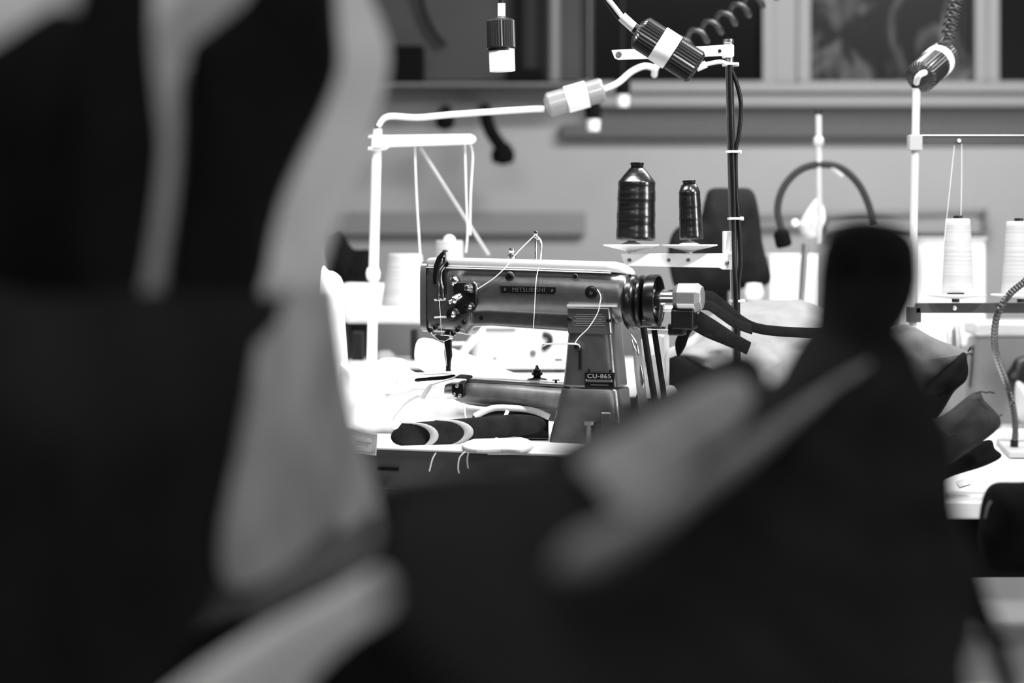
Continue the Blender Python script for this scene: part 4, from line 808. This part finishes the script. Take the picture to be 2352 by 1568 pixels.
G().pillow([(1240, 1050), (1330, 985), (1440, 925), (1560, 862), (1660, 812), (1720, 806), (1762, 850), (1750, 920), (1640, 1010), (1480, 1090), (1300, 1120)], lambda a, b: YD(a, b) + .02, .03, cx=(1510, 970)).build('cloth_fold', M_BLKCL, ds)
G().pillow([(1330, 1050), (1440, 985), (1560, 915), (1650, 872), (1715, 872), (1728, 920), (1690, 990), (1620, 1040), (1570, 1100), (1490, 1170), (1420, 1170), (1370, 1110)], lambda a, b: YD(a, b) - .07, .02, cx=(1530, 1000)).build('painted_highlight_patch', M_FOLDHI_DULL, ds, label='lighter grey patch painted as a fold highlight of the cover')  # paler piece laid on the drape as a painted fold highlight
g = G(); g.tube(cr([P(a, b, YD(a, b) - dd) for a, b, dd in ((1985, 850, .05), (1900, 905, .08), (1790, 990, .11), (1650, 1090, .13), (1510, 1190, .14), (1390, 1255, .14), (1280, 1290, .10))], 6), [S(q, 1.4) for q in ([30 + 32 * min(1, k / 16) for k in range(31)] + [60, 56, 50, 42, 32, 20])], 14, .3, up=Vector((.55, 0, .83))).build('painted_highlight_band', M_FOLDHI, ds, label='wide grey diagonal band painted as a fold highlight')  # highlight along a fold of the drape, put in as a grey band
G().tube([P(2215, 1270, 1.75), P(2250, 1380, 1.7), P(2300, 1520, 1.65), P(2340, 1640, 1.6)], S(24, 1.7), 14).build('leg', M_BLKCL, ds)
G().tube([P(2260, 1462, 1.72), P(2460, 1466, 1.72)], S(11, 1.7), 12).build('rung', M_BLKCL, ds)

# ================================================================== foreground: left bag
YBG = lambda a, b: 1.45 + .00045 * max(0, a - 200)
bag = thing('work_bag', 'out-of-focus pale canvas bag with two round-topped dark pockets in the left foreground', 'bag', P(400, 1568, 1.5))
G().pillow([(-260, -260), (300, -300), (640, -260), (790, -120), (862, 20), (893, 120), (880, 220), (842, 330), (800, 440), (765, 540), (735, 640), (700, 720), (400, 760), (-100, 760), (-260, 400)], lambda a, b: YBG(a, b) + .08, .05, cx=(400, 240), wob=.02, ws=9).build('back_panel', M_CANVP, bag)
G().pillow([(-260, 60), (-100, 140), (0, 92), (70, 45), (130, 15), (200, 22), (215, -60), (260, -260), (352, -260), (352, -60), (350, 100), (362, 230), (372, 330), (362, 440), (345, 560), (318, 680), (260, 760), (-260, 760)], YBG, .04, 5, 12, cx=(130, 400)).build('left_pocket', M_CANVD, bag, label='nearly black left pocket')
G().pillow([(432, 118), (480, 70), (560, 5), (620, -80), (700, -120), (762, -60), (776, 60), (778, 160), (745, 250), (700, 340), (655, 440), (628, 540), (608, 640), (560, 740), (430, 740), (392, 660), (400, 540), (418, 400), (428, 240)], YBG, .04, 5, 12, cx=(560, 340)).build('right_pocket', M_CANVD, bag, label='nearly black right pocket')
G().pillow([(-260, 660), (100, 668), (400, 668), (640, 676), (650, 700), (600, 860), (560, 1040), (520, 1200), (505, 1360), (380, 1560), (200, 1800), (-260, 1800)], lambda a, b: YBG(a, b) - .02, .05, 5, 14, cx=(200, 1150), wob=.02, ws=6).build('front_panel', M_CANVB, bag, label='charcoal front panel')
G().pillow([(610, 672), (700, 660), (764, 655), (780, 740), (796, 860), (815, 960), (840, 1050), (862, 1130), (868, 1190), (760, 1240), (660, 1300), (570, 1350), (515, 1330), (505, 1230), (540, 1060), (575, 860)], lambda a, b: YBG(a, b) - .03 + .15 * max(0, (a - 600) / 260), .03, 5, 14, cx=(700, 1000), wob=.02, ws=12).build('side_panel', M_CANVG, bag, label='lighter grey side panel')
G().pillow([(868, 1175), (866, 1270), (760, 1330), (640, 1385), (560, 1420), (560, 1345), (680, 1285), (780, 1225)], lambda a, b: YBG(a, b) + .03, .03, 5).build('bottom_binding', mat('mid_canvas', .14, .95), bag)
G().pillow([(880, 1300), (922, 1372), (900, 1412), (800, 1478), (715, 1560), (640, 1660), (200, 1760), (330, 1640), (470, 1530), (610, 1440), (760, 1360)], lambda a, b: 1.33 + .0004 * max(0, a - 400), .02, 5, cx=(620, 1520), wob=.01, ws=10).build('cloth_strip', mat('pale_cotton_strip', .72, .95), label='out-of-focus pale cloth strip slanting below the left bag', cat='cloth')
